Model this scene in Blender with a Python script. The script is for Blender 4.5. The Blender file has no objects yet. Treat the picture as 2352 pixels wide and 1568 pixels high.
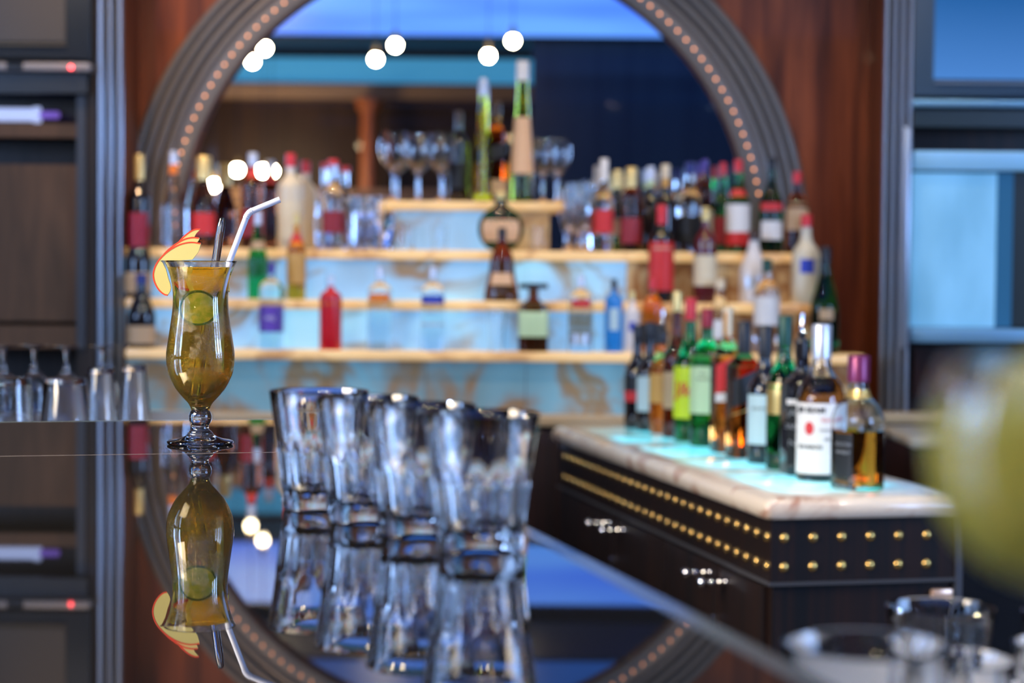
import bpy, bmesh, math, random
from mathutils import Vector, Matrix
random.seed(7)
S = bpy.context.scene
COL = S.collection
PI = math.pi
# ------------------------------------------------------------------ camera
F = 4573.0                       # focal length in pixels: 70 mm on a 36 mm sensor, 2352 px wide
EYE = Vector((0, 0, 1.327))
PIT = math.atan((784 - 606.2) / F)
ROL = 0.0087
_f = Vector((0, math.cos(PIT), -math.sin(PIT)))
_u = Vector((0, math.sin(PIT), math.cos(PIT)))
_r = Vector((1, 0, 0))
CR = _r * math.cos(ROL) + _u * math.sin(ROL)
CU = _u * math.cos(ROL) - _r * math.sin(ROL)
cam = bpy.data.cameras.new('camera')
cam.lens = 70; cam.sensor_width = 36; cam.clip_start = 0.02; cam.clip_end = 60
cam.dof.use_dof = True; cam.dof.focus_distance = 2.47; cam.dof.aperture_fstop = 4.0
cob = bpy.data.objects.new('camera', cam); COL.objects.link(cob)
M3 = Matrix((CR, CU, -_f)).transposed().to_4x4()
cob.matrix_world = Matrix.Translation(EYE) @ M3
S.camera = cob

def ray(px, py):
    return _f + CR * ((px - 1176) / F) - CU * ((py - 784) / F)
def P(px, py, Y):
    d = ray(px, py); return EYE + d * (Y / d.y)
def PZ(px, py, z):
    d = ray(px, py); return EYE + d * ((z - EYE.z) / d.z)
def HIT(px, py, p0, n):
    d = ray(px, py); return EYE + d * ((p0 - EYE).dot(n) / d.dot(n))

# ------------------------------------------------------------------ world, exposure, large lights
W = bpy.data.worlds.new('world'); S.world = W; W.use_nodes = True
W.node_tree.nodes['Background'].inputs[0].default_value = (0.10, 0.16, 0.3, 1)
W.node_tree.nodes['Background'].inputs[1].default_value = 0.06
S.view_settings.view_transform = 'Standard'; S.view_settings.look = 'None'
S.view_settings.gamma = 1; S.view_settings.use_curve_mapping = False
S.view_settings.exposure = 0.0

def area(name, loc, target, sx, sy, power, col, spread=180):
    l = bpy.data.lights.new(name, 'AREA'); l.shape = 'RECTANGLE'; l.size = sx; l.size_y = sy
    l.energy = power; l.color = col; l.spread = math.radians(spread)
    o = bpy.data.objects.new(name, l); COL.objects.link(o); o.location = loc
    o.rotation_euler = (Vector(target) - Vector(loc)).to_track_quat('-Z', 'Y').to_euler()
    return o
for dy in (-0.75, 0, 0.75):
    area('window_light_right', (3.85, 1.2 + dy, 1.95), (0, 2.2 + dy, 1.5), 0.35, 1.7, 42, (0.34, 0.55, 1.0))
for dy in (-0.75, 0.75):
    area('window_light_left', (-3.85, 1.6 + dy, 2.0), (0, 3.4 + dy, 1.5), 0.50, 1.5, 55, (0.34, 0.55, 1.0))
def spot(name, loc, target, power, col, angle=60, rad=0.03):
    l = bpy.data.lights.new(name, 'SPOT'); l.energy = power; l.color = col; l.spot_size = math.radians(angle); l.spot_blend = 0.7
    l.shadow_soft_size = rad
    o = bpy.data.objects.new(name, l); COL.objects.link(o); o.location = loc
    o.rotation_euler = (Vector(target) - Vector(loc)).to_track_quat('-Z', 'Y').to_euler()
for k, (x, pw) in enumerate(((-1.0, 60), (-0.2, 50), (0.7, 60))):
    spot('back_bar_fill', (x, 5.0, 3.15), (x, 6.0, 1.2), pw, (1.0, 0.74, 0.45), 62)  # warm spots added to brighten the bottles and ledges
area('counter_fill', (-2.6, 1.3, 2.9), (-0.45, 2.42, 1.2), 1.5, 1.5, 62, (1.0, 0.84, 0.62), 60)
spot('left_wall_fill', (-1.35, 5.1, 3.2), (-1.15, 6.28, 2.1), 95, (1.0, 0.62, 0.36), 50)  # added spot that warms and brightens the left wall
spot('island_fill', (0.2, 3.2, 3.15), (0.6, 4.4, 0.95), 10, (1.0, 0.85, 0.7), 45)  # added spot brightening the island, no lamp modelled

# ------------------------------------------------------------------ materials
MC = {}
def mat(name, col, rough=0.5, metal=0.0, trans=0.0, ior=1.45, emit=None, es=0.0, coat=0.0, spec=None):
    if name in MC: return MC[name]
    m = bpy.data.materials.new(name); m.use_nodes = True
    b = m.node_tree.nodes['Principled BSDF']
    b.inputs['Base Color'].default_value = (*col, 1)
    b.inputs['Roughness'].default_value = rough
    b.inputs['Metallic'].default_value = metal
    b.inputs['Transmission Weight'].default_value = trans
    b.inputs['IOR'].default_value = ior
    b.inputs['Coat Weight'].default_value = coat
    if emit:
        b.inputs['Emission Color'].default_value = (*emit, 1)
        b.inputs['Emission Strength'].default_value = es
    MC[name] = m; return m
def B(m): return m.node_tree.nodes['Principled BSDF']
def nd(m, t, **kw):
    n = m.node_tree.nodes.new(t)
    for k, v in kw.items():
        if k.startswith('i_'):
            key = k[2:].replace('_', ' ')
            n.inputs[key].default_value = v
        else: setattr(n, k, v)
    return n
def lk(m, a, b): m.node_tree.links.new(a, b)
def coords(m, scale=(1, 1, 1), rot=(0, 0, 0), loc=(0, 0, 0)):
    tc = nd(m, 'ShaderNodeTexCoord'); mp = nd(m, 'ShaderNodeMapping')
    mp.inputs['Scale'].default_value = scale; mp.inputs['Rotation'].default_value = rot; mp.inputs['Location'].default_value = loc
    lk(m, tc.outputs['Object'], mp.inputs['Vector']); return mp.outputs['Vector']
def ramp(m, fac, stops, interp='LINEAR'):
    r = nd(m, 'ShaderNodeValToRGB'); r.color_ramp.interpolation = interp
    e = r.color_ramp.elements
    while len(e) < len(stops): e.new(0.5)
    for k, (p, c) in enumerate(stops):
        e[k].position = p; e[k].color = (*c, 1)
    lk(m, fac, r.inputs['Fac']); return r.outputs['Color']
def noise(m, vec, scale, detail=3, rough=0.5, dist=0.0):
    n = nd(m, 'ShaderNodeTexNoise'); n.inputs['Scale'].default_value = scale
    n.inputs['Detail'].default_value = detail; n.inputs['Roughness'].default_value = rough
    n.inputs['Distortion'].default_value = dist
    lk(m, vec, n.inputs['Vector']); return n.outputs['Fac']
def bump(m, h, strength, dist=0.001):
    b = nd(m, 'ShaderNodeBump'); b.inputs['Strength'].default_value = strength; b.inputs['Distance'].default_value = dist
    lk(m, h, b.inputs['Height']); lk(m, b.outputs['Normal'], B(m).inputs['Normal'])

def wood(name, c1, c2, rough=0.35, scale=(14, 14, 0.8), coat=0.3):
    if name in MC: return MC[name]
    m = mat(name, c1, rough, coat=coat)
    v = coords(m, scale)
    f = noise(m, v, 1.6, 6, 0.6, 0.6)
    lk(m, ramp(m, f, [(0.34, c1), (0.66, c2)]), B(m).inputs['Base Color'])
    B(m).inputs['Specular IOR Level'].default_value = 0.3
    return m
mahogany = wood('mahogany', (0.060, 0.014, 0.006), (0.22, 0.055, 0.018), 0.33, coat=0.1)
darkwood = wood('dark_wood', (0.006, 0.005, 0.005), (0.020, 0.008, 0.006), 0.4, (22, 22, 0.6), 0.05)
brownwood = wood('brown_wood', (0.06, 0.032, 0.014), (0.11, 0.056, 0.026), 0.5, (9, 9, 1.2), 0.0)
blackpaint = mat('black_lacquer', (0.012, 0.013, 0.015), 0.25, coat=0.3)
bezel = mat('tv_bezel', (0.018, 0.024, 0.032), 0.3)
satin = mat('satin_metal', (0.34, 0.38, 0.45), 0.34, 0.8)
archm = mat('arch_moulding', (0.15, 0.14, 0.135), 0.36, 0.35, coat=0.2)
archd = mat('arch_groove', (0.035, 0.022, 0.014), 0.4)
steel = mat('brushed_steel', (0.35, 0.37, 0.40), 0.3, 1.0)
chrome = mat('chrome', (0.85, 0.86, 0.88), 0.08, 1.0)
brass = mat('brass', (0.66, 0.42, 0.13), 0.25, 0.9)
mirror = mat('mirror_glass', (0.88, 0.9, 0.92), 0.0, 1.0)
glass = mat('clear_glass', (1, 1, 1), 0.025, 0, 1.0, 1.5)
glassb = mat('bottle_clear', (0.93, 0.97, 1.0), 0.04, 0, 1.0, 1.45)

# polished black counter: near-mirror with a very fine brushed grain
counter = mat('polished_counter', (0.010, 0.009, 0.008), 0.012, ior=1.95)
v = coords(counter, (60, 900, 60), (0, 0, -math.radians(14)))
bump(counter, noise(counter, v, 1.0, 3, 0.6), 0.02, 0.00003)

def onyx(name, base, vein, lit, litpow, seed, brown=0.56, scale=3.2, rough=0.25):
    """stone with emission: cloudy lit field broken by opaque brown veins"""
    m = mat(name, base, rough, coat=0.3)
    v = coords(m, (1, 1, 1), (0.3, 0.2, 0.4), (seed, seed * 0.7, seed * 1.3))
    f = noise(m, v, scale, 4, 0.55, 1.6)
    f2 = noise(m, v, scale * 0.9, 2, 0.5, 0.5)
    k = brown
    vc = ramp(m, f, [(k - 0.14, base), (k, vein), (k + 0.035, vein), (k + 0.12, base)])
    lk(m, vc, B(m).inputs['Base Color'])
    lite = ramp(m, f2, [(0.36, tuple(c * 0.62 for c in lit[0])), (0.5, lit[0]), (0.64, lit[1])])
    tr = ramp(m, f, [(k - 0.12, (1, 1, 1)), (k, (0.30, 0.20, 0.11)), (k + 0.035, (0.36, 0.24, 0.13)), (k + 0.14, (0.95, 1, 1))])
    mx = nd(m, 'ShaderNodeMix', data_type='RGBA', blend_type='MULTIPLY'); mx.inputs[0].default_value = 1
    lk(m, lite, mx.inputs[6]); lk(m, tr, mx.inputs[7])
    lk(m, mx.outputs[2], B(m).inputs['Emission Color']); B(m).inputs['Emission Strength'].default_value = litpow
    return m
lit_onyx = onyx('lit_onyx', (0.25, 0.28, 0.28), (0.30, 0.17, 0.08), [(0.15, 0.47, 0.88), (0.28, 0.72, 1.0)], 0.82, 2.0, brown=0.62)
low_onyx = onyx('dim_lit_onyx', (0.16, 0.18, 0.12), (0.30, 0.16, 0.07), [(0.06, 0.28, 0.52), (0.14, 0.48, 0.82)], 0.62, 9.0, brown=0.59)
warm_onyx = onyx('warm_onyx', (0.55, 0.42, 0.24), (0.25, 0.12, 0.05), [(0.30, 0.20, 0.09), (0.42, 0.28, 0.13)], 0.28, 5.0, brown=0.5)  # unlit stone; a low warm glow is painted into it
slab_onyx = onyx('slab_onyx', (0.70, 0.50, 0.26), (0.60, 0.33, 0.14), [(0.85, 0.48, 0.15), (0.95, 0.60, 0.24)], 0.45, 12.0, brown=0.66)  # emission covers translucency and the warm lamplight on the ledges
island_onyx = onyx('island_onyx', (0.66, 0.55, 0.42), (0.34, 0.15, 0.09), [(0, 0, 0), (0, 0, 0)], 0.0, 31.0, brown=0.68, scale=6.0, rough=0.12)

for m_ in (darkwood,): B(m_).inputs['Specular IOR Level'].default_value = 0.2
# ------------------------------------------------------------------ mesh helpers
def new_obj(name, bm, m, parent=None, smooth=True, loc=None):
    me = bpy.data.meshes.new(name); bmesh.ops.recalc_face_normals(bm, faces=bm.faces[:])
    bm.to_mesh(me); bm.free()
    if smooth:
        for p in me.polygons: p.use_smooth = True
        me.set_sharp_from_angle(angle=math.radians(38))
    me.materials.append(m)
    o = bpy.data.objects.new(name, me); COL.objects.link(o)
    if parent: o.parent = parent
    if loc is not None: o.location = loc
    return o
def tag(o, label, cat, group=None):
    o['label'] = label; o['category'] = cat
    if group: o['group'] = group
    return o
def thing(name, label, cat, loc=(0, 0, 0), rz=0.0, group=None):
    o = bpy.data.objects.new(name, None); COL.objects.link(o); o.empty_display_size = 0.05
    o.location = loc; o.rotation_euler = (0, 0, rz)
    return tag(o, label, cat, group)
def struct(o, label=None):
    o['kind'] = 'structure'
    if label: o['label'] = label
    return o
def box(bm, a, b):
    x0, x1 = sorted((a[0], b[0])); y0, y1 = sorted((a[1], b[1])); z0, z1 = sorted((a[2], b[2]))
    vs = [bm.verts.new(c) for c in ((x0, y0, z0), (x1, y0, z0), (x1, y1, z0), (x0, y1, z0), (x0, y0, z1), (x1, y0, z1), (x1, y1, z1), (x0, y1, z1))]
    for f in ((0, 3, 2, 1), (4, 5, 6, 7), (0, 1, 5, 4), (1, 2, 6, 5), (2, 3, 7, 6), (3, 0, 4, 7)):
        bm.faces.new([vs[i] for i in f])
    return bm
def Box(a, b, bev=0.0, seg=2):
    bm = bmesh.new(); box(bm, a, b)
    if bev: bmesh.ops.bevel(bm, geom=bm.edges[:], offset=bev, segments=seg, affect='EDGES', profile=0.5)
    return bm
def prism(pts, z0, z1, bev=0, seg=2):
    bm = bmesh.new()
    lo = [bm.verts.new((x, y, z0)) for x, y in pts]; hi = [bm.verts.new((x, y, z1)) for x, y in pts]
    bm.faces.new(lo[::-1]); bm.faces.new(hi)
    n = len(pts)
    for i in range(n): bm.faces.new((lo[i], lo[(i + 1) % n], hi[(i + 1) % n], hi[i]))
    if bev: bmesh.ops.bevel(bm, geom=[e for e in bm.edges], offset=bev, segments=seg, affect='EDGES', profile=0.5)
    return bm
def sfac(th, n):
    if n == 2: return 1.0
    return 1.0 / ((abs(math.cos(th)) ** n + abs(math.sin(th)) ** n) ** (1.0 / n))
def rp(r, th, z, sh=(2, 1, 1)):
    f = sfac(th, sh[0]); return Vector((r * f * math.sin(th) * sh[1], -r * f * math.cos(th) * sh[2], z))
def lathe(bm, prof, seg=32, sh=(2, 1, 1), rfun=None):
    rings = []
    for r, z in prof:
        if r < 1e-6: rings.append([bm.verts.new((0, 0, z))])
        else:
            rings.append([bm.verts.new(rp(rfun(r, 2 * PI * i / seg, z) if rfun else r, 2 * PI * i / seg, z, sh)) for i in range(seg)])
    for a, b in zip(rings, rings[1:]):
        if len(a) == 1 and len(b) == 1: continue
        for i in range(seg):
            j = (i + 1) % seg
            if len(a) == 1: bm.faces.new((a[0], b[j], b[i]))
            elif len(b) == 1: bm.faces.new((a[i], a[j], b[0]))
            else: bm.faces.new((a[i], a[j], b[j], b[i]))
    return bm
def Lathe(prof, seg=32, sh=(2, 1, 1), rfun=None): return lathe(bmesh.new(), prof, seg, sh, rfun)
def smooth_prof(pts, n=4):
    """Catmull-Rom through the profile points"""
    out = []
    p = [pts[0]] + list(pts) + [pts[-1]]
    for i in range(1, len(p) - 2):
        for k in range(n):
            t = k / n
            out.append(tuple(0.5 * ((2 * p[i][c]) + (-p[i - 1][c] + p[i + 1][c]) * t + (2 * p[i - 1][c] - 5 * p[i][c] + 4 * p[i + 1][c] - p[i + 2][c]) * t * t + (-p[i - 1][c] + 3 * p[i][c] - 3 * p[i + 1][c] + p[i + 2][c]) * t ** 3) for c in (0, 1)))
    out.append(tuple(pts[-1])); return out
def tube(path, r, seg=12, r_in=None, cap=True, bm=None):
    """swept tube along path of Vectors; r may be a list; hollow if r_in"""
    bm = bm or bmesh.new(); n = len(path)
    rs = r if isinstance(r, (list, tuple)) else [r] * n
    up = Vector((0, 1, 0.01)).normalized()
    def ringset(rad):
        out = []
        for i, p in enumerate(path):
            t = (path[min(i + 1, n - 1)] - path[max(i - 1, 0)]).normalized()
            a = t.cross(up).normalized(); b = t.cross(a)
            out.append([bm.verts.new(p + (a * math.cos(2 * PI * k / seg) + b * math.sin(2 * PI * k / seg)) * rad[i]) for k in range(seg)])
        return out
    o = ringset(rs)
    for a, b in zip(o, o[1:]):
        for k in range(seg): bm.faces.new((a[k], a[(k + 1) % seg], b[(k + 1) % seg], b[k]))
    if r_in:
        q = ringset([x - (rs[0] - r_in) for x in rs])
        for a, b in zip(q, q[1:]):
            for k in range(seg): bm.faces.new((b[k], b[(k + 1) % seg], a[(k + 1) % seg], a[k]))
        for a, b in ((o[0], q[0]), (q[-1], o[-1])):
            for k in range(seg): bm.faces.new((b[k], b[(k + 1) % seg], a[(k + 1) % seg], a[k]))
    elif cap:
        bm.faces.new(o[0][::-1]); bm.faces.new(o[-1])
    return bm
def ball(bm, c, r, seg=12, rings=8):
    bmesh.ops.create_uvsphere(bm, u_segments=seg, v_segments=rings, radius=r, matrix=Matrix.Translation(c)); return bm
def prof_r(prof, z):
    for (r0, z0), (r1, z1) in zip(prof, prof[1:]):
        if z0 <= z <= z1 and z1 > z0: return r0 + (r1 - r0) * (z - z0) / (z1 - z0)
    return prof[-1][0]
def patch(prof, z0, z1, t0, t1, sh=(2, 1, 1), off=0.0006, nt=14, slant=0.0, nz=4, shapef=None):
    """paper label wrapped on a bottle: two skins and closed edges"""
    bm = bmesh.new(); lay = []
    for d in (off, off * 0.25):
        g = []
        for j in range(nz + 1):
            row = []
            for i in range(nt + 1):
                th = t0 + (t1 - t0) * i / nt
                z = z0 + (z1 - z0) * j / nz + slant * (i / nt - 0.5)
                row.append(bm.verts.new(rp(prof_r(prof, z) + d, th, z, sh)))
            g.append(row)
        lay.append(g)
    o, q = lay
    for j in range(nz):
        for i in range(nt):
            bm.faces.new((o[j][i], o[j][i + 1], o[j + 1][i + 1], o[j + 1][i])); bm.faces.new((q[j][i], q[j + 1][i], q[j + 1][i + 1], q[j][i + 1]))
    for i in range(nt):
        bm.faces.new((o[0][i + 1], o[0][i], q[0][i], q[0][i + 1])); bm.faces.new((o[nz][i], o[nz][i + 1], q[nz][i + 1], q[nz][i]))
    for j in range(nz):
        bm.faces.new((o[j][0], o[j + 1][0], q[j + 1][0], q[j][0])); bm.faces.new((o[j + 1][nt], o[j][nt], q[j][nt], q[j + 1][nt]))
    return bm
def text_mesh(s, size, bold=0.0):
    cu = bpy.data.curves.new('lettering', 'FONT'); cu.body = s; cu.size = size; cu.align_x = 'CENTER'; cu.align_y = 'CENTER'
    cu.extrude = 0.0002; cu.offset = bold; cu.resolution_u = 3
    o = bpy.data.objects.new('lettering', cu); COL.objects.link(o)
    dg = bpy.context.evaluated_depsgraph_get(); me = bpy.data.meshes.new_from_object(o.evaluated_get(dg))
    COL.objects.unlink(o); bpy.data.objects.remove(o); bpy.data.curves.remove(cu)
    bm = bmesh.new(); bm.from_mesh(me); bpy.data.meshes.remove(me)
    return bm
def text_on(parent, s, size, th0, z, prof, m, sh=(2, 1, 1), bold=0.0, tilt=0.0):
    bm = text_mesh(s, size, bold)
    R = prof_r(prof, z) + 0.0009
    for v in bm.verts:
        x, y, e = v.co
        y += tilt * x
        v.co = rp(R + e, th0 + x / R, z + y, sh)
    return new_obj('lettering', bm, m, parent, smooth=False)

# ================================================================== ROOM
XL, XR, YB, YF, ZC = -4.0, 4.0, -6.0, 6.85, 3.3
ZW = 0.88
def quad_box(name, a, b, m, label=None): return struct(new_obj(name, Box(a, b), m, smooth=False), label)
floor_m = wood('floor_boards', (0.02, 0.012, 0.008), (0.05, 0.028, 0.016), 0.4, (2, 20, 1))
quad_box('floor', (XL, YB, -0.1), (XR, YF, 0), floor_m)
ceil_m = mat('dark_ceiling', (0.015, 0.030, 0.085), 0.5)
quad_box('ceiling', (XL, YB, ZC), (XR, YF, ZC + 0.1), ceil_m)
sidewall = wood('side_wall_panelling', (0.010, 0.010, 0.014), (0.035, 0.025, 0.025), 0.4, (5, 5, 0.4))
quad_box('wall_left', (XL - 0.1, YB, 0), (XL, YF, ZC), sidewall)
quad_box('wall_right', (XR, YB, 0), (XR + 0.1, YF, ZC), sidewall)
# wall behind the camera, seen in the arched mirror
quad_box('wall_rear', (XL, YB - 0.1, 0), (XR, YB, ZC), wood('rear_wall_wood', (0.030, 0.014, 0.009), (0.065, 0.030, 0.016), 0.5, (3, 3, 0.5)))
teal = mat('teal_glow', (0.05, 0.22, 0.38), 0.5, emit=(0.035, 0.20, 0.38), es=1.2)  # glow added to the paint to brighten the band in the mirror
quad_box('trim_1', (XL, YB, 3.0), (XR, YB + 0.12, 3.22), teal, 'teal band with added glow running under the rear ceiling')
quad_box('trim_2', (XL, YB, 2.84), (XR, YB + 0.2, 2.97), mat('tan_cornice', (0.42, 0.25, 0.16), 0.5), 'tan cornice below the teal band of the rear wall')
o = thing('slatted_partition', 'brown horizontal slat partition standing at the rear wall, seen only in the mirror', 'partition', (-1.4, -5.6, 0))
for i in range(9):
    new_obj('slat', Box((-1.5, 0, 1.32 + i * 0.078), (1.45, 0.03, 1.375 + i * 0.078), 0.003), mat('slat_wood', (0.36, 0.19, 0.10), 0.4), o)
for x in (-1.4, 1.35): new_obj('post', Box((x - 0.03, 0.03, 0), (x + 0.03, 0.08, 2.05)), darkwood, o)
o = thing('pillar', 'round pillar with orange light put into its colour in front of the dark rear wall, seen in the mirror', 'pillar', (P(845, 500, 2 * 6.325 + 5.7).x, -5.7, 0))
pm = mat('orange_pillar', (0.50, 0.13, 0.04), 0.4)  # orange light on the pillar put into its base colour
new_obj('shaft', Lathe([(0, 0.1), (0.10, 0.1), (0.07, 2.72), (0, 2.72)], 24), pm, o)
new_obj('base', Lathe([(0, 0), (0.2, 0), (0.2, 0.08), (0.16, 0.1), (0, 0.1)], 24), pm, o)
new_obj('capital', Lathe([(0, 2.72), (0.10, 2.72), (0.12, 2.80), (0.12, 2.83), (0, 2.83)], 24), pm, o)
# blue panelled partition on the right half of the mirror picture
navy = wood('navy_panelling', (0.004, 0.011, 0.026), (0.012, 0.024, 0.040), 0.35, (5, 5, 0.25))
quad_box('wall_partition', (0.15, -4.1, 0), (XR, -3.95, ZC - 0.05), navy, 'navy panelled partition behind the camera')
# glowing blue stretch ceiling
bluec = mat('blue_stretch_ceiling', (0.05, 0.1, 0.3), 0.4)
v = coords(bluec, (1, 1, 1))
f = noise(bluec, v, 0.5, 2, 0.5, 0.3)
lk(bluec, ramp(bluec, f, [(0.35, (0.065, 0.20, 0.95)), (0.62, (0.12, 0.34, 1.0))]), B(bluec).inputs['Emission Color'])
B(bluec).inputs['Emission Strength'].default_value = 1.45
c = thing('luminous_ceiling_panel', 'narrower blue ceiling panel directly above the bar counter', 'ceiling light', (0, 2.0, 3.2))
new_obj('diffuser', Box((-2.6, -0.95, 0), (2.6, 0.55, 0.03)), mat('deep_blue_panel', (0.02, 0.05, 0.2), 0.4, emit=(0.03, 0.16, 0.62), es=0.7), c, smooth=False)
fr = bmesh.new()
for a, b in (((-2.66, -1.0, -0.01), (-2.6, 0.6, 0.1)), ((2.6, -1.0, -0.01), (2.66, 0.6, 0.1)), ((-2.6, -1.0, -0.01), (2.6, -0.95, 0.1)), ((-2.6, 0.55, -0.01), (2.6, 0.6, 0.1))): box(fr, a, b)
new_obj('frame', fr, blackpaint, c, smooth=False)
c = thing('luminous_ceiling_panel', 'large glowing blue ceiling panel with dark frame, mirrored in the arch', 'ceiling light', (0, -2.4, 3.2))
new_obj('diffuser', Box((-3.2, -1.4, 0), (3.6, 1.55, 0.03)), bluec, c, smooth=False)
fr = bmesh.new()
for a, b in (((-3.26, -1.46, -0.01), (-3.2, 1.61, 0.1)), ((3.6, -1.46, -0.01), (3.66, 1.61, 0.1)), ((-3.2, -1.46, -0.01), (3.6, -1.4, 0.1)), ((-3.2, 1.55, -0.01), (3.6, 1.61, 0.1))): box(fr, a, b)
new_obj('frame', fr, blackpaint, c, smooth=False)
# windows that light the glasses from the sides
wm = mat('window_pane_blue', (0.3, 0.4, 0.6), 0.2, emit=(0.30, 0.52, 1.0), es=12.0)
wm2 = mat('window_pane_dim', (0.3, 0.4, 0.6), 0.2, emit=(0.30, 0.52, 1.0), es=4.0)
for nme, x, s, yc, zc, hw, hh in (('window_1', XR, -1, 1.2, 1.95, 1.05, 0.95), ('window_2', XL, 1, 1.6, 2.0, 1.2, 0.85)):
    e = bpy.data.objects.new(nme, None); COL.objects.link(e); e.location = (x, yc, zc); struct(e, 'blue daylight window in the side wall')
    new_obj('pane', Box((s * 0.002, -hw, -hh), (s * 0.02, hw, hh)), wm if s < 0 else wm2, e, smooth=False)
    fb = bmesh.new()
    for yy in (-hw, -hw / 2, hw / 2, hw): box(fb, (s * 0.002, yy - 0.2, -hh - 0.03), (s * 0.05, yy + 0.2, hh + 0.03))
    for zz in (-hh, 0, hh): box(fb, (s * 0.002, -hw, zz - 0.03), (s * 0.049, hw, zz + 0.03))
    new_obj('frame', fb, blackpaint, e, smooth=False)
# pendant lamps above the counter (seen in the mirror as bright discs)
bulbm = mat('warm_bulb', (1, 0.9, 0.7), 0.3, emit=(1.0, 0.78, 0.45), es=170)
def pendant(x, y, z, label, r=0.036):
    t = thing('pendant_lamp', label, 'lamp', (x, y, z), 0, 'warm pendant lamps over the bar, seen in the mirror')
    new_obj('bulb', ball(bmesh.new(), (0, 0, 0), r, 16, 10), bulbm, t)
    new_obj('socket', Lathe([(0, 0.04), (0.02, 0.04), (0.024, 0.03), (0.016, 0.1), (0, 0.1)], 12), brass, t)
    new_obj('cord', Lathe([(0, 0.1), (0.003, 0.1), (0.003, ZC - z), (0, ZC - z)], 6), blackpaint, t)
YM = 6.325
def mir(px, py, D): # world point whose image in the mirror plane YM lands on that pixel
    p = P(px, py, D); return Vector((p.x, 2 * YM - D, p.z))
for px, py, D, w in ((580, 141, 13.75, 'first lower lamp from the left of the mirror'), (608, 111, 13.45, 'first upper lamp from the left of the mirror'), (863, 136, 13.75, 'second lower lamp from the left of the mirror'),
                  (908, 104, 13.45, 'second upper lamp from the left of the mirror'), (1122, 128, 13.75, 'lower lamp nearest the middle of the mirror'), (1178, 94, 13.45, 'upper lamp nearest the middle of the mirror')):
    p = mir(px, py, D); pendant(p.x, p.y, p.z, 'bare warm pendant bulb over the counter, ' + w)
for px, py, w in ((490, 425, 'just above the yellow capped bottle'), (545, 390, 'left of the silver capped bottle'), (603, 392, 'right of the silver capped bottle'), (624, 393, 'beside the red capped bottle')):
    p = mir(px, py, 17.5); pendant(p.x, p.y, p.z, 'distant warm lamp low in the mirror, ' + w, 0.044)

# small ceiling lights added out of view for pin-point highlights on the glass
dlm = mat('glint_glow', (1, 0.9, 0.8), 0.3, emit=(1.0, 0.86, 0.66), es=1300)
dlb = mat('glint_glow_blue', (0.8, 0.9, 1), 0.3, emit=(0.45, 0.65, 1.0), es=1300)
for x, y, mm in ((-2.3, 2.75, dlb), (-1.2, 2.75, dlm), (0.7, 2.75, dlb), (1.9, 2.75, dlm), (-1.9, 3.8, dlm), (-0.7, 3.8, dlb), (1.2, 3.8, dlm), (2.4, 3.8, dlb)):
    t = thing('glint_light', 'small added light for glass highlights over the bar, out of view above', 'ceiling light', (x, y, ZC), 0, 'added highlight lights over the bar')
    new_obj('lens', Lathe([(0, -0.012), (0.032, -0.012), (0.032, -0.001), (0, -0.001)], 16), mm, t)
    new_obj('ring', Lathe([(0.034, -0.001), (0.034, -0.014), (0.046, -0.010), (0.046, -0.001)], 20), chrome, t)

# ================================================================== BACK WALL, ARCH AND MIRROR
YW = 6.285
C0 = P(1069, 551, YW); CX, CZ = C0.x, C0.z
SP = F / YW
RB, RI, RO = 679 / SP, 655 / SP, 786 / SP
# wall with an arched opening
bm = bmesh.new(); N = 64
inner = [(CX + RI * math.cos(PI * i / N), CZ + RI * math.sin(PI * i / N)) for i in range(N + 1)]
wl, wr = P(150, 500, YW).x, P(2140, 500, YW).x
def wallv(x, z, y): return bm.verts.new((x, y, z))
for y in (YW,):
    iv = [wallv(x, z, y) for x, z in inner]
    ov = []
    for i in range(N + 1):
        a = PI * i / N; x = CX + 3 * math.cos(a); z = CZ + 3 * math.sin(a)
        k = 1.0
        dx, dz = math.cos(a), math.sin(a)
        ks = []
        if dx > 1e-6: ks.append((XR - CX) / dx)
        if dx < -1e-6: ks.append((XL - CX) / dx)
        if dz > 1e-6: ks.append((ZC - CZ) / dz)
        k = min(ks); ov.append(wallv(CX + k * dx, CZ + k * dz, y))
    for i in range(N): bm.faces.new((iv[i], iv[i + 1], ov[i + 1], ov[i]))
    a, b = wallv(XR, 0, y), wallv(XL, 0, y); c1, c2 = wallv(CX + RI, 0, y), wallv(CX - RI, 0, y)
    bm.faces.new((iv[0], ov[0], a, c1)); bm.faces.new((ov[N], iv[N], c2, b)); 
    e1, e2 = wallv(CX + RI, CZ - 0.4, y), wallv(CX - RI, CZ - 0.4, y)
    bm.faces.new((c1, c2, e2, e1))
r = bmesh.ops.extrude_face_region(bm, geom=bm.faces[:])
bmesh.ops.translate(bm, verts=[g for g in r['geom'] if isinstance(g, bmesh.types.BMVert)], vec=(0, 0.15, 0))
struct(new_obj('wall_back', bm, mahogany, smooth=False), 'polished reddish brown wood wall around the arched mirror')
# mirror
t = thing('arched_mirror', 'large arched mirror behind the bottle shelves with moulded frame and row of bulbs', 'mirror', (CX, YW, CZ))
pts = [((RI - 0.001) * math.cos(PI * i / N), (RI - 0.001) * math.sin(PI * i / N)) for i in range(N + 1)]
bm = bmesh.new()
va = [bm.verts.new((x, 0.040, z)) for x, z in pts] + [bm.verts.new((-RI + 0.001, 0.040, -0.39)), bm.verts.new((RI - 0.001, 0.040, -0.39))]
vb = [bm.verts.new((v.co.x, 0.052, v.co.z)) for v in va]
bm.faces.new(va); bm.faces.new(vb[::-1])
for i in range(len(va)):
    j = (i + 1) % len(va); bm.faces.new((va[j], va[i], vb[i], vb[j]))
new_obj('mirror_pane', bm, mirror, t, smooth=False)
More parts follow.
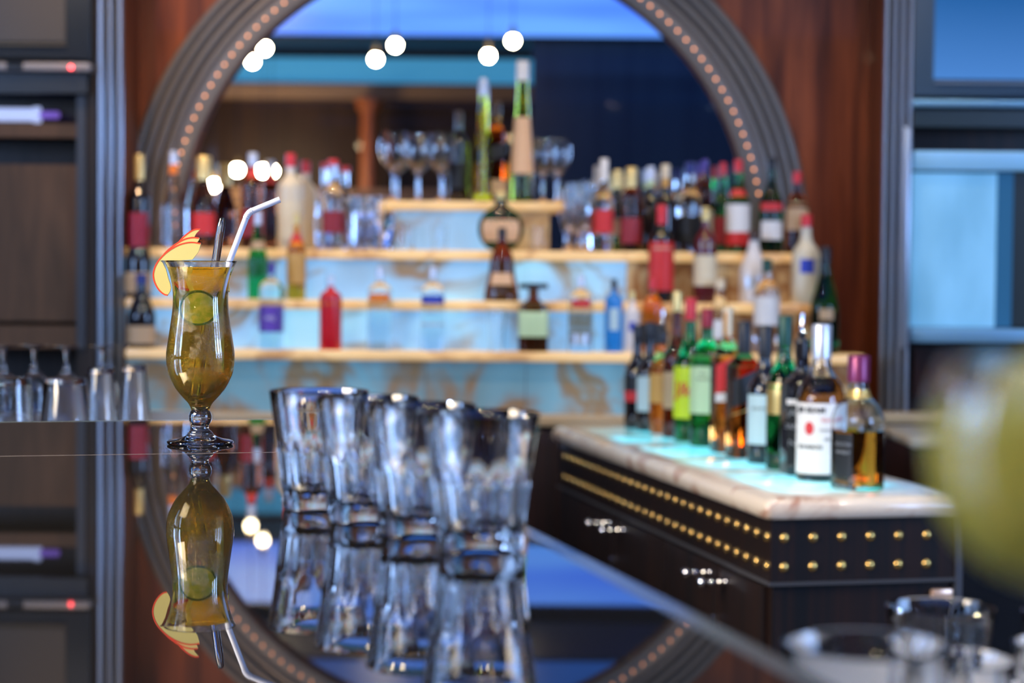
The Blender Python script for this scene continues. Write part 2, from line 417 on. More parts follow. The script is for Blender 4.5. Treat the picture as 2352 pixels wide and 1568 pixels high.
# moulding: stepped half-round profile swept along the arch and down the jambs
def arch_sweep(sec, lo=-0.45, n=72):
    bm = bmesh.new(); rows = []
    stations = [('j', RI, lo, 1)] + [('a', PI * i / n) for i in range(n + 1)] + [('j', RI, lo, -1)]
    for s in stations:
        row = []
        for rr, yy in sec:
            if s[0] == 'a': row.append(bm.verts.new((rr * math.cos(s[1]), yy, rr * math.sin(s[1]))))
            else: row.append(bm.verts.new((s[3] * rr, yy, s[2])))
        rows.append(row)
    m = len(sec)
    for a, b in zip(rows, rows[1:]):
        for i in range(m): bm.faces.new((a[i], a[(i + 1) % m], b[(i + 1) % m], b[i]))
    bm.faces.new(rows[0]); bm.faces.new(rows[-1][::-1])
    return bm
def seg_prof(r0, r1, y0, bul, n=6):
    return [(r0, 0.001)] + [(r0 + (r1 - r0) * i / n, -y0 - bul * math.sin(PI * i / n)) for i in range(n + 1)] + [(r1, 0.001)]
w = RO - RI
new_obj('bulb_track', arch_sweep(seg_prof(RI, RI + 0.30 * w, 0.010, 0.002)), archm, t)
for k, (a, b, y0, bu) in enumerate(((0.31, 0.47, 0.012, 0.009), (0.49, 0.65, 0.016, 0.010), (0.67, 0.82, 0.018, 0.010), (0.84, 1.0, 0.010, 0.010))):
    new_obj('moulding', arch_sweep(seg_prof(RI + a * w, RI + b * w, y0, bu)), archm, t)
ledm = mat('arch_bulb', (0.9, 0.45, 0.22), 0.4, emit=(1.0, 0.36, 0.14), es=3.2)
bme = None
nb = 76
for i in range(nb + 1):
    a = PI * i / nb
    if bme is None:
        o = new_obj('bulb', ball(bmesh.new(), (0, 0, 0), 0.004, 8, 6), ledm, t); bme = o
    else:
        o = bme.copy(); COL.objects.link(o); o.parent = t
    o.location = (RB * math.cos(a), -0.014, RB * math.sin(a))
# fluted metal pilasters either side, stepping back to the wall
def pilaster(name, edges, Ys, lab):
    """edges: picture x from the cabinet side towards the arch"""
    e = bpy.data.objects.new(name, None); COL.objects.link(e); e.location = (P(edges[0], 600, Ys[0]).x, Ys[0], 0); struct(e, lab)
    bx, by = e.location.x, Ys[0]; sg = 1 if edges[-1] > edges[0] else -1
    for k, Yk in enumerate(Ys):
        a = P(edges[k], 600, Yk).x - bx; b = P(edges[k] + sg * (abs(edges[k + 1] - edges[k]) - 6), 600, Yk).x - bx
        pts = [(a + (b - a) * q / 8, Yk - by + 0.008 - 0.012 * math.sin(PI * q / 8) ** 0.5) for q in range(9)]
        yb = Yk - by + 0.012
        new_obj('flute', prism([(a, yb)] + pts + [(b, yb)], 0, ZC), satin, e)
        new_obj('backing', Box((a, yb + 0.0005, 0), (b, YW - by, ZC)), mahogany if k == len(Ys) - 1 else blackpaint, e, smooth=False)
pilaster('trim_3', [222, 243, 264, 287], [5.93, 5.97, 6.01], 'fluted grey metal pilaster left of the arch')
pilaster('trim_4', [2092, 2074, 2056, 2038, 2018], [5.93, 5.965, 6.00, 6.035], 'fluted grey metal pilaster right of the arch')

# ================================================================== TIERED ONYX SHELVES
T1Y, T2Y, T3Y, T4Y = 5.90, 5.98, 6.06, 6.17
Z1 = P(1100, 807, T1Y).z; Z2 = P(1100, 691, T2Y).z; Z3 = P(1100, 575, T3Y).z; Z4 = P(1100, 462, T4Y).z
t = thing('tiered_bottle_shelf', 'stepped onyx bottle display with glowing blue risers and cream ledges below the mirror', 'shelf', (0, 6.0, ZW))
def X(px, Y): return P(px, 600, Y).x
TH = 0.030
for (y0, y1, z, xr, xs) in ((T1Y, T2Y + 0.03, Z1, X(1992, T1Y), X(287, T1Y)), (T2Y, T3Y + 0.03, Z2, X(1905, T2Y), X(287, T2Y)), (T4Y, 6.318, Z4, X(1292, T4Y), X(868, T4Y))):
    new_obj('ledge', Box((xs, y0 - 6.0, z - TH - ZW), (xr, y1 - 6.0, z - ZW), 0.008, 3), slab_onyx, t)
xs, xr = X(287, T3Y), X(1905, T3Y)
new_obj('ledge', prism([(xs, T3Y - 6), (xr, T3Y - 6), (xr, 0.245), (CX + RI - 0.02, 0.245), (CX + RI - 0.02, 0.315), (CX - RI + 0.02, 0.315), (CX - RI + 0.02, 0.245), (xs, 0.245)], Z3 - TH - ZW, Z3 - ZW, 0.006, 3), slab_onyx, t)
def riser(p0, p1, n, y, z0, z1, m, d=0.012):
    for k in range(n):
        x0, x1 = X(p0 + (p1 - p0) * k / n, y), X(p0 + (p1 - p0) * (k + 1) / n, y)
        new_obj('riser_panel', Box((x0 + 0.001, y - 6.0, z0 - ZW), (x1 - 0.001, y - 6.0 + d, z1 - ZW)), m[k] if isinstance(m, list) else m, t, smooth=False)
riser(290, 1440, 5, T1Y + 0.03, ZW, Z1 - TH, low_onyx)
riser(290, 1440, 5, T2Y + 0.015, Z1, Z2 - TH, lit_onyx)
riser(290, 1440, 5, T3Y + 0.015, Z2, Z3 - TH, lit_onyx)
riser(1440, 1985, 2, T1Y + 0.03, ZW, Z1 - TH, warm_onyx)
riser(1440, 1895, 2, T2Y + 0.015, Z1, Z2 - TH, warm_onyx)
riser(1440, 1895, 2, T3Y + 0.015, Z2, Z3 - TH, warm_onyx)
riser(905, 1262, 3, T4Y + 0.015, Z3, Z4 - TH, [lit_onyx, lit_onyx, warm_onyx])
# ------------------------------------------------ back bar base cabinet
c = thing('back_bar_cabinet', 'dark wood base cabinet running under the onyx bottle display', 'cabinet', (0, 5.87, 0))
cl, cr = X(290, 5.87), X(2014, 5.87)
new_obj('carcass', Box((cl, 0.03, 0), (cr, 0.29, ZW - 0.032)), darkwood, c, smooth=False)
new_obj('worktop', Box((cl, 0, ZW - 0.032), (cr, 0.29, ZW), 0.006), mat('cream_worktop', (0.50, 0.36, 0.20), 0.3), c)
nd_ = 6
for k in range(nd_):
    a = cl + (cr - cl) * k / nd_ + 0.006; b = cl + (cr - cl) * (k + 1) / nd_ - 0.006
    d = new_obj('door', Box((a, 0.008, 0.1), (b, 0.029, ZW - 0.045), 0.003), darkwood, c)
    kb = Lathe([(0, 0), (0.006, 0), (0.006, 0.014), (0.013, 0.02), (0.013, 0.03), (0, 0.034)], 16)
    for v in kb.verts: v.co = Vector((v.co.x, -v.co.z, v.co.y))
    kx = (b - 0.04) if k % 2 == 0 else (a + 0.04)
    new_obj('knob', kb, chrome, d, loc=(kx, 0.008, ZW - 0.10))

# ================================================================== SIDE CABINETS WITH SCREENS
def prect(name, x0, y0, x1, y1, Y, dep, m, parent, base, bev=0.0):
    """a box whose front face spans the given picture rectangle at depth Y"""
    a, b = P(x0, y0, Y), P(x1, y1, Y)
    return new_obj(name, Box((a.x - base.x, Y - base.y, b.z - base.z), (b.x - base.x, Y + dep - base.y, a.z - base.z), bev), m, parent, smooth=bev > 0)
YC = 5.94
base = Vector((X(60, YC), YC, 0))
c = thing('wall_cabinet', 'dark brown open wall unit at the left edge with niches below the screen', 'cabinet', base)
fw = bmesh.new()
x0, x1, x2 = X(-520, YC), X(178, YC), X(221, YC)
box(fw, (x1 - base.x, 0, 0), (x2 - base.x, 0.25, ZC)); box(fw, (x0 - base.x, 0.21, 0), (x1 - base.x, 0.25, ZC))
new_obj('frame', fw, wood('unit_frame_wood', (0.012, 0.010, 0.010), (0.03, 0.022, 0.018), 0.35), c, smooth=False)
pe = prect('edge_strip', 176, 220, 196, 800, YC - 0.012, 0.02, mat('dark_grey_strip', (0.05, 0.055, 0.065), 0.35, 0.4), c, base)
for y0, y1, nm, dd in ((278, 316, 'shelf', 0.0), (742, 800, 'shelf', 0.0), (-120, -80, 'shelf', 0.0)):
    a, b = P(-520, y0, YC), P(177, y1, YC)
    new_obj(nm, Box((a.x - base.x, 0.0, b.z - base.z), (b.x - base.x, 0.205, a.z - base.z)), brownwood, c, smooth=False)
prect('door_panel', -520, 372, 176, 738, YC + 0.02, 0.02, brownwood, c, base)
prect('back_panel', -520, 135, 176, 275, YC + 0.18, 0.02, blackpaint, c, base)
# left screen
base = P(-160, 135, 5.9)
tv = thing('television', 'dark switched-off television in the left wall unit', 'television', base)
prect('bezel', -520, -260, 208, 136, 5.9, 0.035, bezel, tv, base, 0.004)
prect('screen', -480, -220, 150, 96, 5.893, 0.01, mat('off_screen', (0.055, 0.045, 0.033), 0.35), tv, base)
prect('screen_trim', -480, 96, 152, 104, 5.890, 0.01, mat('bronze_trim', (0.16, 0.12, 0.06), 0.4, 0.5), tv, base)
base = P(-100, 162, 5.88)
sb = thing('media_player', 'slim silver box with a red standby light under the left television', 'media player', base)
prect('casing', -300, 140, 205, 163, 5.88, 0.12, mat('silver_plastic', (0.22, 0.21, 0.22), 0.4), sb, base, 0.004)
prect('slot', 15, 143, 52, 158, 5.876, 0.01, blackpaint, sb, base)
lp = P(163, 154.5, 5.872)
new_obj('red_standby_light', ball(bmesh.new(), lp - base, 0.006, 10, 8), mat('red_led', (1, 0.1, 0.1), 0.4, emit=(1, 0.07, 0.08), es=9), sb)
sp = P(0, 163, 5.88)
prect('lower_panel', -520, 164, 200, 214, 5.90, 0.035, bezel, tv, Vector(tv.location))
zsh = P(60, 278, YC).z
b0 = Vector((P(30, 265, 6.03).x, 6.03, zsh))
dv = thing('niche_device', 'white device with a violet end lying in the dark niche under the left television', 'tube light', b0)
r1 = 0.021
q = Lathe([(0, -0.20), (r1, -0.20), (r1, 0.06), (r1 + 0.004, 0.063), (r1 + 0.004, 0.082), (0, 0.082)], 20)
for v in q.verts: v.co = Vector((v.co.z, v.co.y, v.co.x + r1 + 0.004))
dv.name = 'white_device'  # device of unknown kind, white body and violet end
new_obj('white_tube', q, mat('white_glow', (0.5, 0.55, 0.7), 0.3, emit=(0.42, 0.48, 0.75), es=0.9), dv)
q = Lathe([(0, 0.083), (0.011, 0.083), (0.011, 0.135), (0.008, 0.14), (0, 0.14)], 16)
for v in q.verts: v.co = Vector((v.co.z, v.co.y, v.co.x + r1 + 0.004))
new_obj('violet_tip', q, mat('violet_glow', (0.1, 0.05, 0.3), 0.3, emit=(0.16, 0.09, 0.42), es=1.0), dv)

# right wall unit
base = Vector((X(2300, YC), YC, 0))
c = thing('glass_wall_cabinet', 'tall wall unit at the right edge with frosted pale blue panel and metal ledges', 'cabinet', base)
fw = bmesh.new()
x0, x1 = X(2095, YC), X(2760, YC)
box(fw, (x0 - base.x, 0.08, 0), (x1 - base.x, 0.25, ZC))
new_obj('carcass', fw, wood('right_unit_wood', (0.006, 0.006, 0.008), (0.03, 0.012, 0.008), 0.3), c, smooth=False)
bluesat = mat('blue_satin_metal', (0.20, 0.42, 0.62), 0.35, 0.5)
fros = mat('frosted_glass_panel', (0.16, 0.32, 0.45), 0.3, emit=(0.10, 0.31, 0.55), es=0.85)  # emission stands in for the blue light the panel reflects
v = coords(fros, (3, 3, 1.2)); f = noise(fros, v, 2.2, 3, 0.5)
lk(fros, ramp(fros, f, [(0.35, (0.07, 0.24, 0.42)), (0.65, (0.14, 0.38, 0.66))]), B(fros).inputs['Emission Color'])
prect('upper_ledge', 2100, 346, 2760, 394, YC, 0.07, mat('pale_ledge', (0.22, 0.42, 0.62), 0.3, 0.3, emit=(0.12, 0.30, 0.52), es=0.55), c, base, 0.003)  # pale blue sheen of the ledge painted as emission
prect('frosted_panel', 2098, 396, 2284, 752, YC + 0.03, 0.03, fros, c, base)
prect('glass_strip', 2286, 396, 2322, 752, YC + 0.035, 0.03, mat('dark_blue_glass', (0.02, 0.08, 0.16), 0.15, emit=(0.02, 0.10, 0.22), es=0.6), c, base)  # faint emission paints the blue reflection in this strip
prect('niche', 2324, 396, 2760, 752, YC + 0.06, 0.02, mat('niche_dark', (0.006, 0.012, 0.010), 0.4), c, base)
prect('lower_ledge', 2092, 754, 2760, 792, YC - 0.02, 0.09, bluesat, c, base, 0.003)
prect('drawer_front', 2100, 800, 2760, 918, YC + 0.06, 0.02, mahogany if False else wood('right_drawer_wood', (0.01, 0.006, 0.006), (0.045, 0.014, 0.008), 0.3, (10, 10, 0.5)), c, base)
prect('side_flute', 2076, 292, 2086, 800, YC - 0.06, 0.03, satin, c, base, 0.003)
base = P(2400, 225, 5.9)
tv = thing('television', 'television in the right wall unit with a blue room reflection painted on its screen', 'television', base)
prect('bezel', 2106, -260, 2790, 226, 5.9, 0.05, mat('blue_grey_bezel', (0.05, 0.085, 0.13), 0.3), tv, base, 0.004)
scr = mat('screen_reflection_glow', (0.01, 0.03, 0.08), 0.15)  # blue room reflection on the screen painted as an emissive gradient
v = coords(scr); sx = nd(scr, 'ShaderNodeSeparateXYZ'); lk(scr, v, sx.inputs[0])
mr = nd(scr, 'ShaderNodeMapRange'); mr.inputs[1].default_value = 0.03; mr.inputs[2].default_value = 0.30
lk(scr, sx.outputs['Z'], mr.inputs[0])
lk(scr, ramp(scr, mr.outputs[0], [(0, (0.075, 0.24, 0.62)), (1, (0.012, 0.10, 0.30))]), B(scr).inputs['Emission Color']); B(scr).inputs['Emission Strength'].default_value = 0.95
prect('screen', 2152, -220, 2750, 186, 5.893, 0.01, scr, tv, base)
prect('screen_trim', 2148, 187, 2750, 196, 5.890, 0.01, mat('grey_trim', (0.22, 0.24, 0.26), 0.4, 0.3), tv, base)
prect('speaker_bar', 2098, 228, 2790, 250, 5.885, 0.06, bluesat, tv, base, 0.004)
prect('lower_panel', 2100, 252, 2790, 296, 5.90, 0.05, mat('teal_dark_panel', (0.012, 0.025, 0.032), 0.35), tv, base)

# right back counter with cream edges
cream = mat('cream_stone', (0.42, 0.33, 0.20), 0.3, coat=0.3)
c = thing('side_counter', 'dark cabinet with a cream stone top right of the arch below the pilaster', 'cabinet', (X(2200, 5.8), 5.8, 0))
bx = X(2200, 5.8)
new_obj('worktop', Box((X(2022, 5.8) - bx, 0, 0.90 - 0.03), (XR - bx - 0.01, 0.12, 0.90), 0.006), cream, c)
new_obj('carcass', Box((X(2025, 5.8) - bx, 0.02, 0), (XR - bx - 0.01, 0.11, 0.87)), wood('side_counter_wood', (0.006, 0.005, 0.005), (0.035, 0.012, 0.008), 0.3, (14, 14, 0.5)), c, smooth=False)
yy = 5.05
c = thing('return_counter', 'short return counter with pale stone edge at the right, behind the yellow drink', 'cabinet', (X(2300, yy), yy, 0))
bx = X(2300, yy)
new_obj('worktop', Box((X(2100, yy) - bx, 0, 0.865), (XR - bx - 0.02, 0.40, 0.895), 0.010, 3), mat('pale_stone', (0.36, 0.34, 0.29), 0.3), c)
new_obj('carcass', Box((X(2190, yy) - bx, 0.03, 0), (XR - bx - 0.02, 0.39, 0.865)), blackpaint, c, smooth=False)

# ================================================================== BAR COUNTER
A14 = math.radians(14)
CC = Vector((-0.275, 2.90, 0))
CT = 1.10
c = thing('bar_counter', 'polished black bar counter carrying the cocktail and the row of tumblers', 'counter', CC, A14)
new_obj('counter_top', Box((-3.3, -3.6, CT - 0.045), (-0.022, -0.022, CT), 0.0), counter, c, smooth=False)
eb = bmesh.new()
box(eb, (-3.3, -0.022, CT - 0.045), (0, 0, CT)); box(eb, (-0.022, -3.6, CT - 0.045), (0, -0.022, CT))
bmesh.ops.bevel(eb, geom=[e for e in eb.edges if all(v.co.z > CT - 0.001 for v in e.verts) and (all(v.co.x > -1e-4 for v in e.verts) or all(v.co.y > -1e-4 for v in e.verts))], offset=0.004, segments=2, affect='EDGES')
new_obj('edge_trim', eb, mat('edge_strip_stone', (0.10, 0.13, 0.13), 0.12, ior=1.7), c, smooth=False)
new_obj('seam', Box((-3.3, -0.5125, CT - 0.001), (-0.022, -0.5118, CT + 0.0002)), mat('seam_filler', (0.30, 0.24, 0.19), 0.5), c, smooth=False)
new_obj('cabinet_body', Box((-3.25, -3.55, 0), (-0.09, -0.09, CT - 0.045)), darkwood, c, smooth=False)
# lower steel glass shelf on the bartender's side
RT = Matrix.Rotation(A14, 4, 'Z')
def cw(lx, ly, z=0): return Matrix.Translation(CC) @ RT @ Vector((lx, ly, z))
sh_ = thing('steel_glass_shelf', 'low steel shelf fixed along the inner side of the bar counter, holding tumblers', 'shelf', cw(0.0, -1.75), A14)
ZS = 0.955
new_obj('tray', Box((0.002, -0.75, ZS - 0.03), (0.46, 0.50, ZS), 0.004), mat('pale_bar_mat', (0.50, 0.46, 0.40), 0.5), sh_)
for lx in (0.03, 0.43):
    for ly in (-0.7, 0.45): new_obj('leg', Box((lx - 0.015, ly - 0.015, 0), (lx + 0.015, ly + 0.015, ZS - 0.03)), steel, sh_, smooth=False)

# ================================================================== ISLAND
AI = math.radians(12.5)
K = Vector((0.501, 3.89, 0))
RI_ = Matrix.Rotation(AI, 4, 'Z')
isl = thing('bar_island', 'dark wood island with rounded onyx top and rows of brass studs, bottles on it', 'cabinet', K, AI)
LW, LL, ZI = 0.432, 1.80, 0.87
# rounded top
pts = []
rc = 0.028
for (cx, cy, a0) in ((LW - rc, rc, -90), (LW - rc, LL - rc, 0), (rc, LL - rc, 90), (rc * 0.5, rc * 0.5, 180)):
    rr = rc if a0 != 180 else rc * 0.5
    for k in range(6): 
        a = math.radians(a0 + 18 * k); pts.append((cx + rr * math.cos(a), cy + rr * math.sin(a)))
bm = bmesh.new()
def inset(ps, d):
    cx, cy = LW / 2, LL / 2
    return [(p[0] - math.copysign(min(d, abs(p[0] - cx)), p[0] - cx), p[1] - math.copysign(min(d, abs(p[1] - cy)), p[1] - cy)) for p in ps]
rows = []
bul = [(0.016, 0.0), (0.006, 0.003), (0.0015, 0.010), (0, 0.020), (0.0015, 0.030), (0.006, 0.037), (0.016, 0.043)]
for d, z in bul: rows.append([bm.verts.new((x, y, ZI - 0.043 + z)) for x, y in inset(pts, d)])
n = len(pts)
for a, b in zip(rows, rows[1:]):
    for i in range(n): bm.faces.new((a[i], a[(i + 1) % n], b[(i + 1) % n], b[i]))
bm.faces.new(rows[0][::-1]); bm.faces.new(rows[-1])
# glow of the lamps under the stone: cyan patches along the middle of the top
m = island_onyx
b_ = B(m)
vv = coords(m, (1, 1, 1)); sx = nd(m, 'ShaderNodeSeparateXYZ'); lk(m, vv, sx.inputs[0])
def maprange(src, a, b, c0=0.0, c1=1.0):
    q = nd(m, 'ShaderNodeMapRange'); q.interpolation_type = 'SMOOTHSTEP'
    for i_, val in ((1, a), (2, b), (3, c0), (4, c1)): q.inputs[i_].default_value = val
    lk(m, src, q.inputs[0]); return q.outputs[0]
def mul(a, b):
    q = nd(m, 'ShaderNodeMath', operation='MULTIPLY'); lk(m, a, q.inputs[0]); lk(m, b, q.inputs[1]); return q.outputs[0]
gx = mul(maprange(sx.outputs['X'], 0.035, 0.085), maprange(sx.outputs['X'], LW - 0.03, LW - 0.14))
gy = mul(maprange(sx.outputs['Y'], 0.03, 0.20), maprange(sx.outputs['Y'], LL - 0.05, LL - 0.2))
gz = maprange(sx.outputs['Z'], ZI - 0.004, ZI - 0.0005)
pat = noise(m, coords(m, (3.0, 5.0, 1)), 1.0, 2, 0.5, 0.4)
pr = maprange(pat, 0.40, 0.54, 0.30, 1.0)
g = mul(mul(mul(gx, gy), gz), pr)
em = nd(m, 'ShaderNodeMath', operation='MULTIPLY'); em.inputs[1].default_value = 1.5; lk(m, g, em.inputs[0])
for l in list(m.node_tree.links):
    if l.to_socket == b_.inputs['Emission Color']: m.node_tree.links.remove(l)
b_.inputs['Emission Color'].default_value = (0.05, 0.62, 0.80, 1)
lk(m, em.outputs[0], b_.inputs['Emission Strength'])
new_obj('onyx_top', bm, island_onyx, isl)
iw = wood('island_ebony', (0.006, 0.006, 0.007), (0.018, 0.009, 0.007), 0.42, (34, 34, 0.5), 0.05)
B(iw).inputs['Specular IOR Level'].default_value = 0.2
new_obj('apron', Box((0.018, 0.018, 0.700), (LW - 0.018, LL - 0.03, ZI - 0.043)), iw, isl, smooth=False)
new_obj('carcass', Box((0.026, 0.026, 0), (LW - 0.026, LL - 0.04, 0.700)), iw, isl, smooth=False)
new_obj('bead', Box((0.013, 0.013, 0.6965), (LW - 0.013, LL - 0.03, 0.7025)), mat('bead_grey', (0.05, 0.05, 0.055), 0.3), isl, smooth=False)
new_obj('corner_post', Box((LW - 0.022, 0.012, 0), (LW - 0.008, 0.03, ZI - 0.043)), mat('post_grey', (0.06, 0.065, 0.08), 0.3, 0.3), isl, smooth=False)
def stud_mesh(axis):
    q = Lathe([(0, 0), (0.0100, 0), (0.0092, 0.003), (0.0055, 0.006), (0, 0.0068)], 14)
    for v in q.verts:
        x, y, z = v.co
        v.co = Vector((x, -z, y)) if axis == 'f' else Vector((-z, x, y))
    return q
sf = sl = None
xs = [0.046 + 0.0605 * i for i in range(6)]
for z in (0.7905, 0.7325):
    for x in xs:
        if sf is None: sf = o = new_obj('stud', stud_mesh('f'), brass, isl)
        else: o = sf.copy(); COL.objects.link(o); o.parent = isl
        o.location = (x, 0.018, z)
    for k in range(28):
        if sl is None: sl = o = new_obj('stud', stud_mesh('l'), brass, isl)
        else: o = sl.copy(); COL.objects.link(o); o.parent = isl
        o.location = (0.018, 0.040 + 0.0615 * k, z)
nrm = RI_ @ Vector((1, 0, 0))
def on_side(px, py, lx=0.026):
    h = HIT(px, py, K + RI_ @ Vector((lx, 0, 0)), nrm); return RI_.inverted() @ (h - K)
kpts = [on_side(1412, 1200), on_side(1445, 1216), on_side(1645, 1313), on_side(1682, 1335)]
edges = [0.05, (kpts[2].y + kpts[3].y) / 2, (kpts[1].y + kpts[2].y) / 2, (kpts[0].y + kpts[1].y) / 2, LL - 0.06]
doors = []
for a, b in zip(edges, edges[1:]):
    doors.append(new_obj('door', Box((0.014, a + 0.003, 0.08), (0.0259, b - 0.003, 0.69), 0.002), iw, isl))
kprof = [(0, 0), (0.006, 0), (0.006, 0.004), (0.0035, 0.008), (0.0075, 0.016), (0.0035, 0.023), (0.0085, 0.033), (0.004, 0.042), (0.0075, 0.047), (0.0115, 0.055), (0.0075, 0.063), (0, 0.066)]
for kp, d in zip(kpts, (doors[3], doors[2], doors[1], doors[0])):
    q = Lathe(smooth_prof(kprof, 3), 14)
    for v in q.verts: v.co = Vector((-v.co.z, v.co.x, v.co.y))
    new_obj('knob', q, chrome, d, loc=(0.014, kp.y, kp.z))
for px, py, d in ((1420, 1290, doors[2]), (1655, 1425, doors[0])):
    kp = on_side(px, py); 
    new_obj('key', Box((0.004, kp.y - 0.008, kp.z - 0.018), (0.0141, kp.y + 0.004, kp.z + 0.014), 0.002), chrome, d)
hx = 0.36
new_obj('latch', Box((hx, 0.012, 0.655), (hx + 0.045, 0.026, 0.680), 0.003), mat('copper_latch', (0.75, 0.48, 0.33), 0.3, 0.6), isl)

# ================================================================== BOTTLES
STY = {
 'round':  [(0.93, 0), (1, .012), (1, .60), (.95, .655), (.74, .71), (.44, .76), (.35, .81), (.34, .97)],
 'tallneck': [(0.93, 0), (1, .012), (1, .50), (.93, .56), (.62, .63), (.42, .70), (.34, .78), (.32, .97)],
 'slope': [(0.93, 0), (1, .012), (1, .40), (.95, .47), (.75, .58), (.52, .69), (.38, .80), (.33, .97)],
 'vodka': [(0.95, 0), (1, .015), (1, .66), (.96, .71), (.78, .765), (.42, .80), (.30, .83), (.30, .97)],
 'square': [(0.93, 0), (1, .015), (1, .62), (.94, .67), (.62, .72), (.38, .76), (.34, .80), (.34, .97)],
 'cone':  [(0.95, 0), (1, .01), (.98, .15), (.80, .42), (.62, .62), (.48, .80), (.44, .97)],
 'bell':  [(1.0, 0), (1.06, .03), (.98, .16), (.80, .34), (.72, .50), (.64, .62), (.42, .72), (.25, .80), (.24, .97)],
 'disc':  [(0.35, 0), (.55, .03), (.82, .13), (.97, .27), (1, .38), (.95, .50), (.74, .63), (.40, .73), (.25, .80), (.24, .97)],
 'jug':   [(0.93, 0), (1, .015), (1, .48), (.96, .55), (.80, .62), (.52, .68), (.40, .74), (.36, .80), (.35, .97)],
 'bulb':  [(0.90, 0), (.98, .015), (1, .30), (1, .52), (.92, .60), (.66, .67), (.42, .73), (.34, .80), (.33, .97)],
}
def gl(name, col, rough=0.04): return mat('glass_' + name, col, rough, 0, 1.0, 1.42)
def lm(name, col): return mat('paper_' + name, col, 0.45)
def cp(name, col, metal=0.3, rough=0.3): return mat('cap_' + name, col, rough, metal)
G = dict(clear=glassb, green=gl('green', (0.02, 0.45, 0.10)), dkgreen=gl('dark_green', (0.01, 0.09, 0.03)), amber=gl('amber', (0.75, 0.24, 0.03)),
         brown=gl('brown', (0.22, 0.05, 0.015)), dark=mat('dark_bottle', (0.010, 0.008, 0.010), 0.06, coat=0.5), yellow=gl('yellow', (0.80, 0.78, 0.05)),
         orange=gl('orange', (0.95, 0.42, 0.03)), blue=gl('blue', (0.10, 0.50, 0.95)), red=mat('red_bottle', (0.62, 0.012, 0.02), 0.15, coat=0.5),
         white=mat('white_bottle', (0.72, 0.66, 0.62), 0.3, coat=0.3), cream=mat('cream_bottle', (0.66, 0.58, 0.42), 0.35, coat=0.3),
         purple=gl('purple', (0.08, 0.04, 0.42)), olive=gl('olive', (0.28, 0.32, 0.04)), dkred=mat('dark_red_bottle', (0.10, 0.01, 0.015), 0.15, coat=0.5),
         bluepaint=mat('blue_bottle', (0.02, 0.22, 0.62), 0.15, coat=0.4, emit=(0.0, 0.0, 0.0)), whiskey=gl('whiskey', (0.85, 0.35, 0.06)))
Lc = dict(white=lm('white', (0.75, 0.73, 0.70)), cream=lm('cream', (0.72, 0.62, 0.42)), red=lm('red', (0.62, 0.03, 0.03)), black=lm('black', (0.012, 0.013, 0.015)),
          yellow=lm('yellow', (0.62, 0.74, 0.02)), pale=lm('pale_green', (0.52, 0.68, 0.38)), blue=lm('blue', (0.03, 0.06, 0.45)), tan=lm('tan', (0.50, 0.33, 0.18)),
          paleblue=lm('pale_blue', (0.48, 0.64, 0.66)), peach=lm('peach', (0.75, 0.45, 0.24)), orange=lm('orange', (0.85, 0.22, 0.02)), maroon=lm('maroon', (0.28, 0.02, 0.03)),
          green=lm('green', (0.02, 0.25, 0.06)), gold=mat('gold_foil', (0.80, 0.55, 0.18), 0.3, 0.7), silver=mat('silver_foil', (0.65, 0.68, 0.72), 0.3, 0.7), amber=lm('amber', (0.60, 0.33, 0.08)), violet=lm('violet', (0.13, 0.06, 0.42)))
Kc = dict(gold=cp('gold', (0.80, 0.58, 0.22), 0.6), silver=cp('silver', (0.65, 0.68, 0.74), 0.6), red=cp('red', (0.65, 0.03, 0.04), 0.1), black=cp('black', (0.015, 0.015, 0.018), 0.1),
          white=cp('white', (0.75, 0.72, 0.68), 0.0), purple=cp('purple', (0.20, 0.03, 0.10), 0.35), navy=cp('navy', (0.02, 0.03, 0.16), 0.2), green=cp('green', (0.01, 0.06, 0.04), 0.2),
          cream=cp('cream', (0.72, 0.60, 0.40), 0.1), orange=cp('orange', (0.80, 0.40, 0.20), 0.1), violet=cp('violet', (0.08, 0.05, 0.30), 0.2), crimson=cp('crimson', (0.30, 0.012, 0.025), 0.2), brown=cp('brown', (0.06, 0.03, 0.02), 0.1))
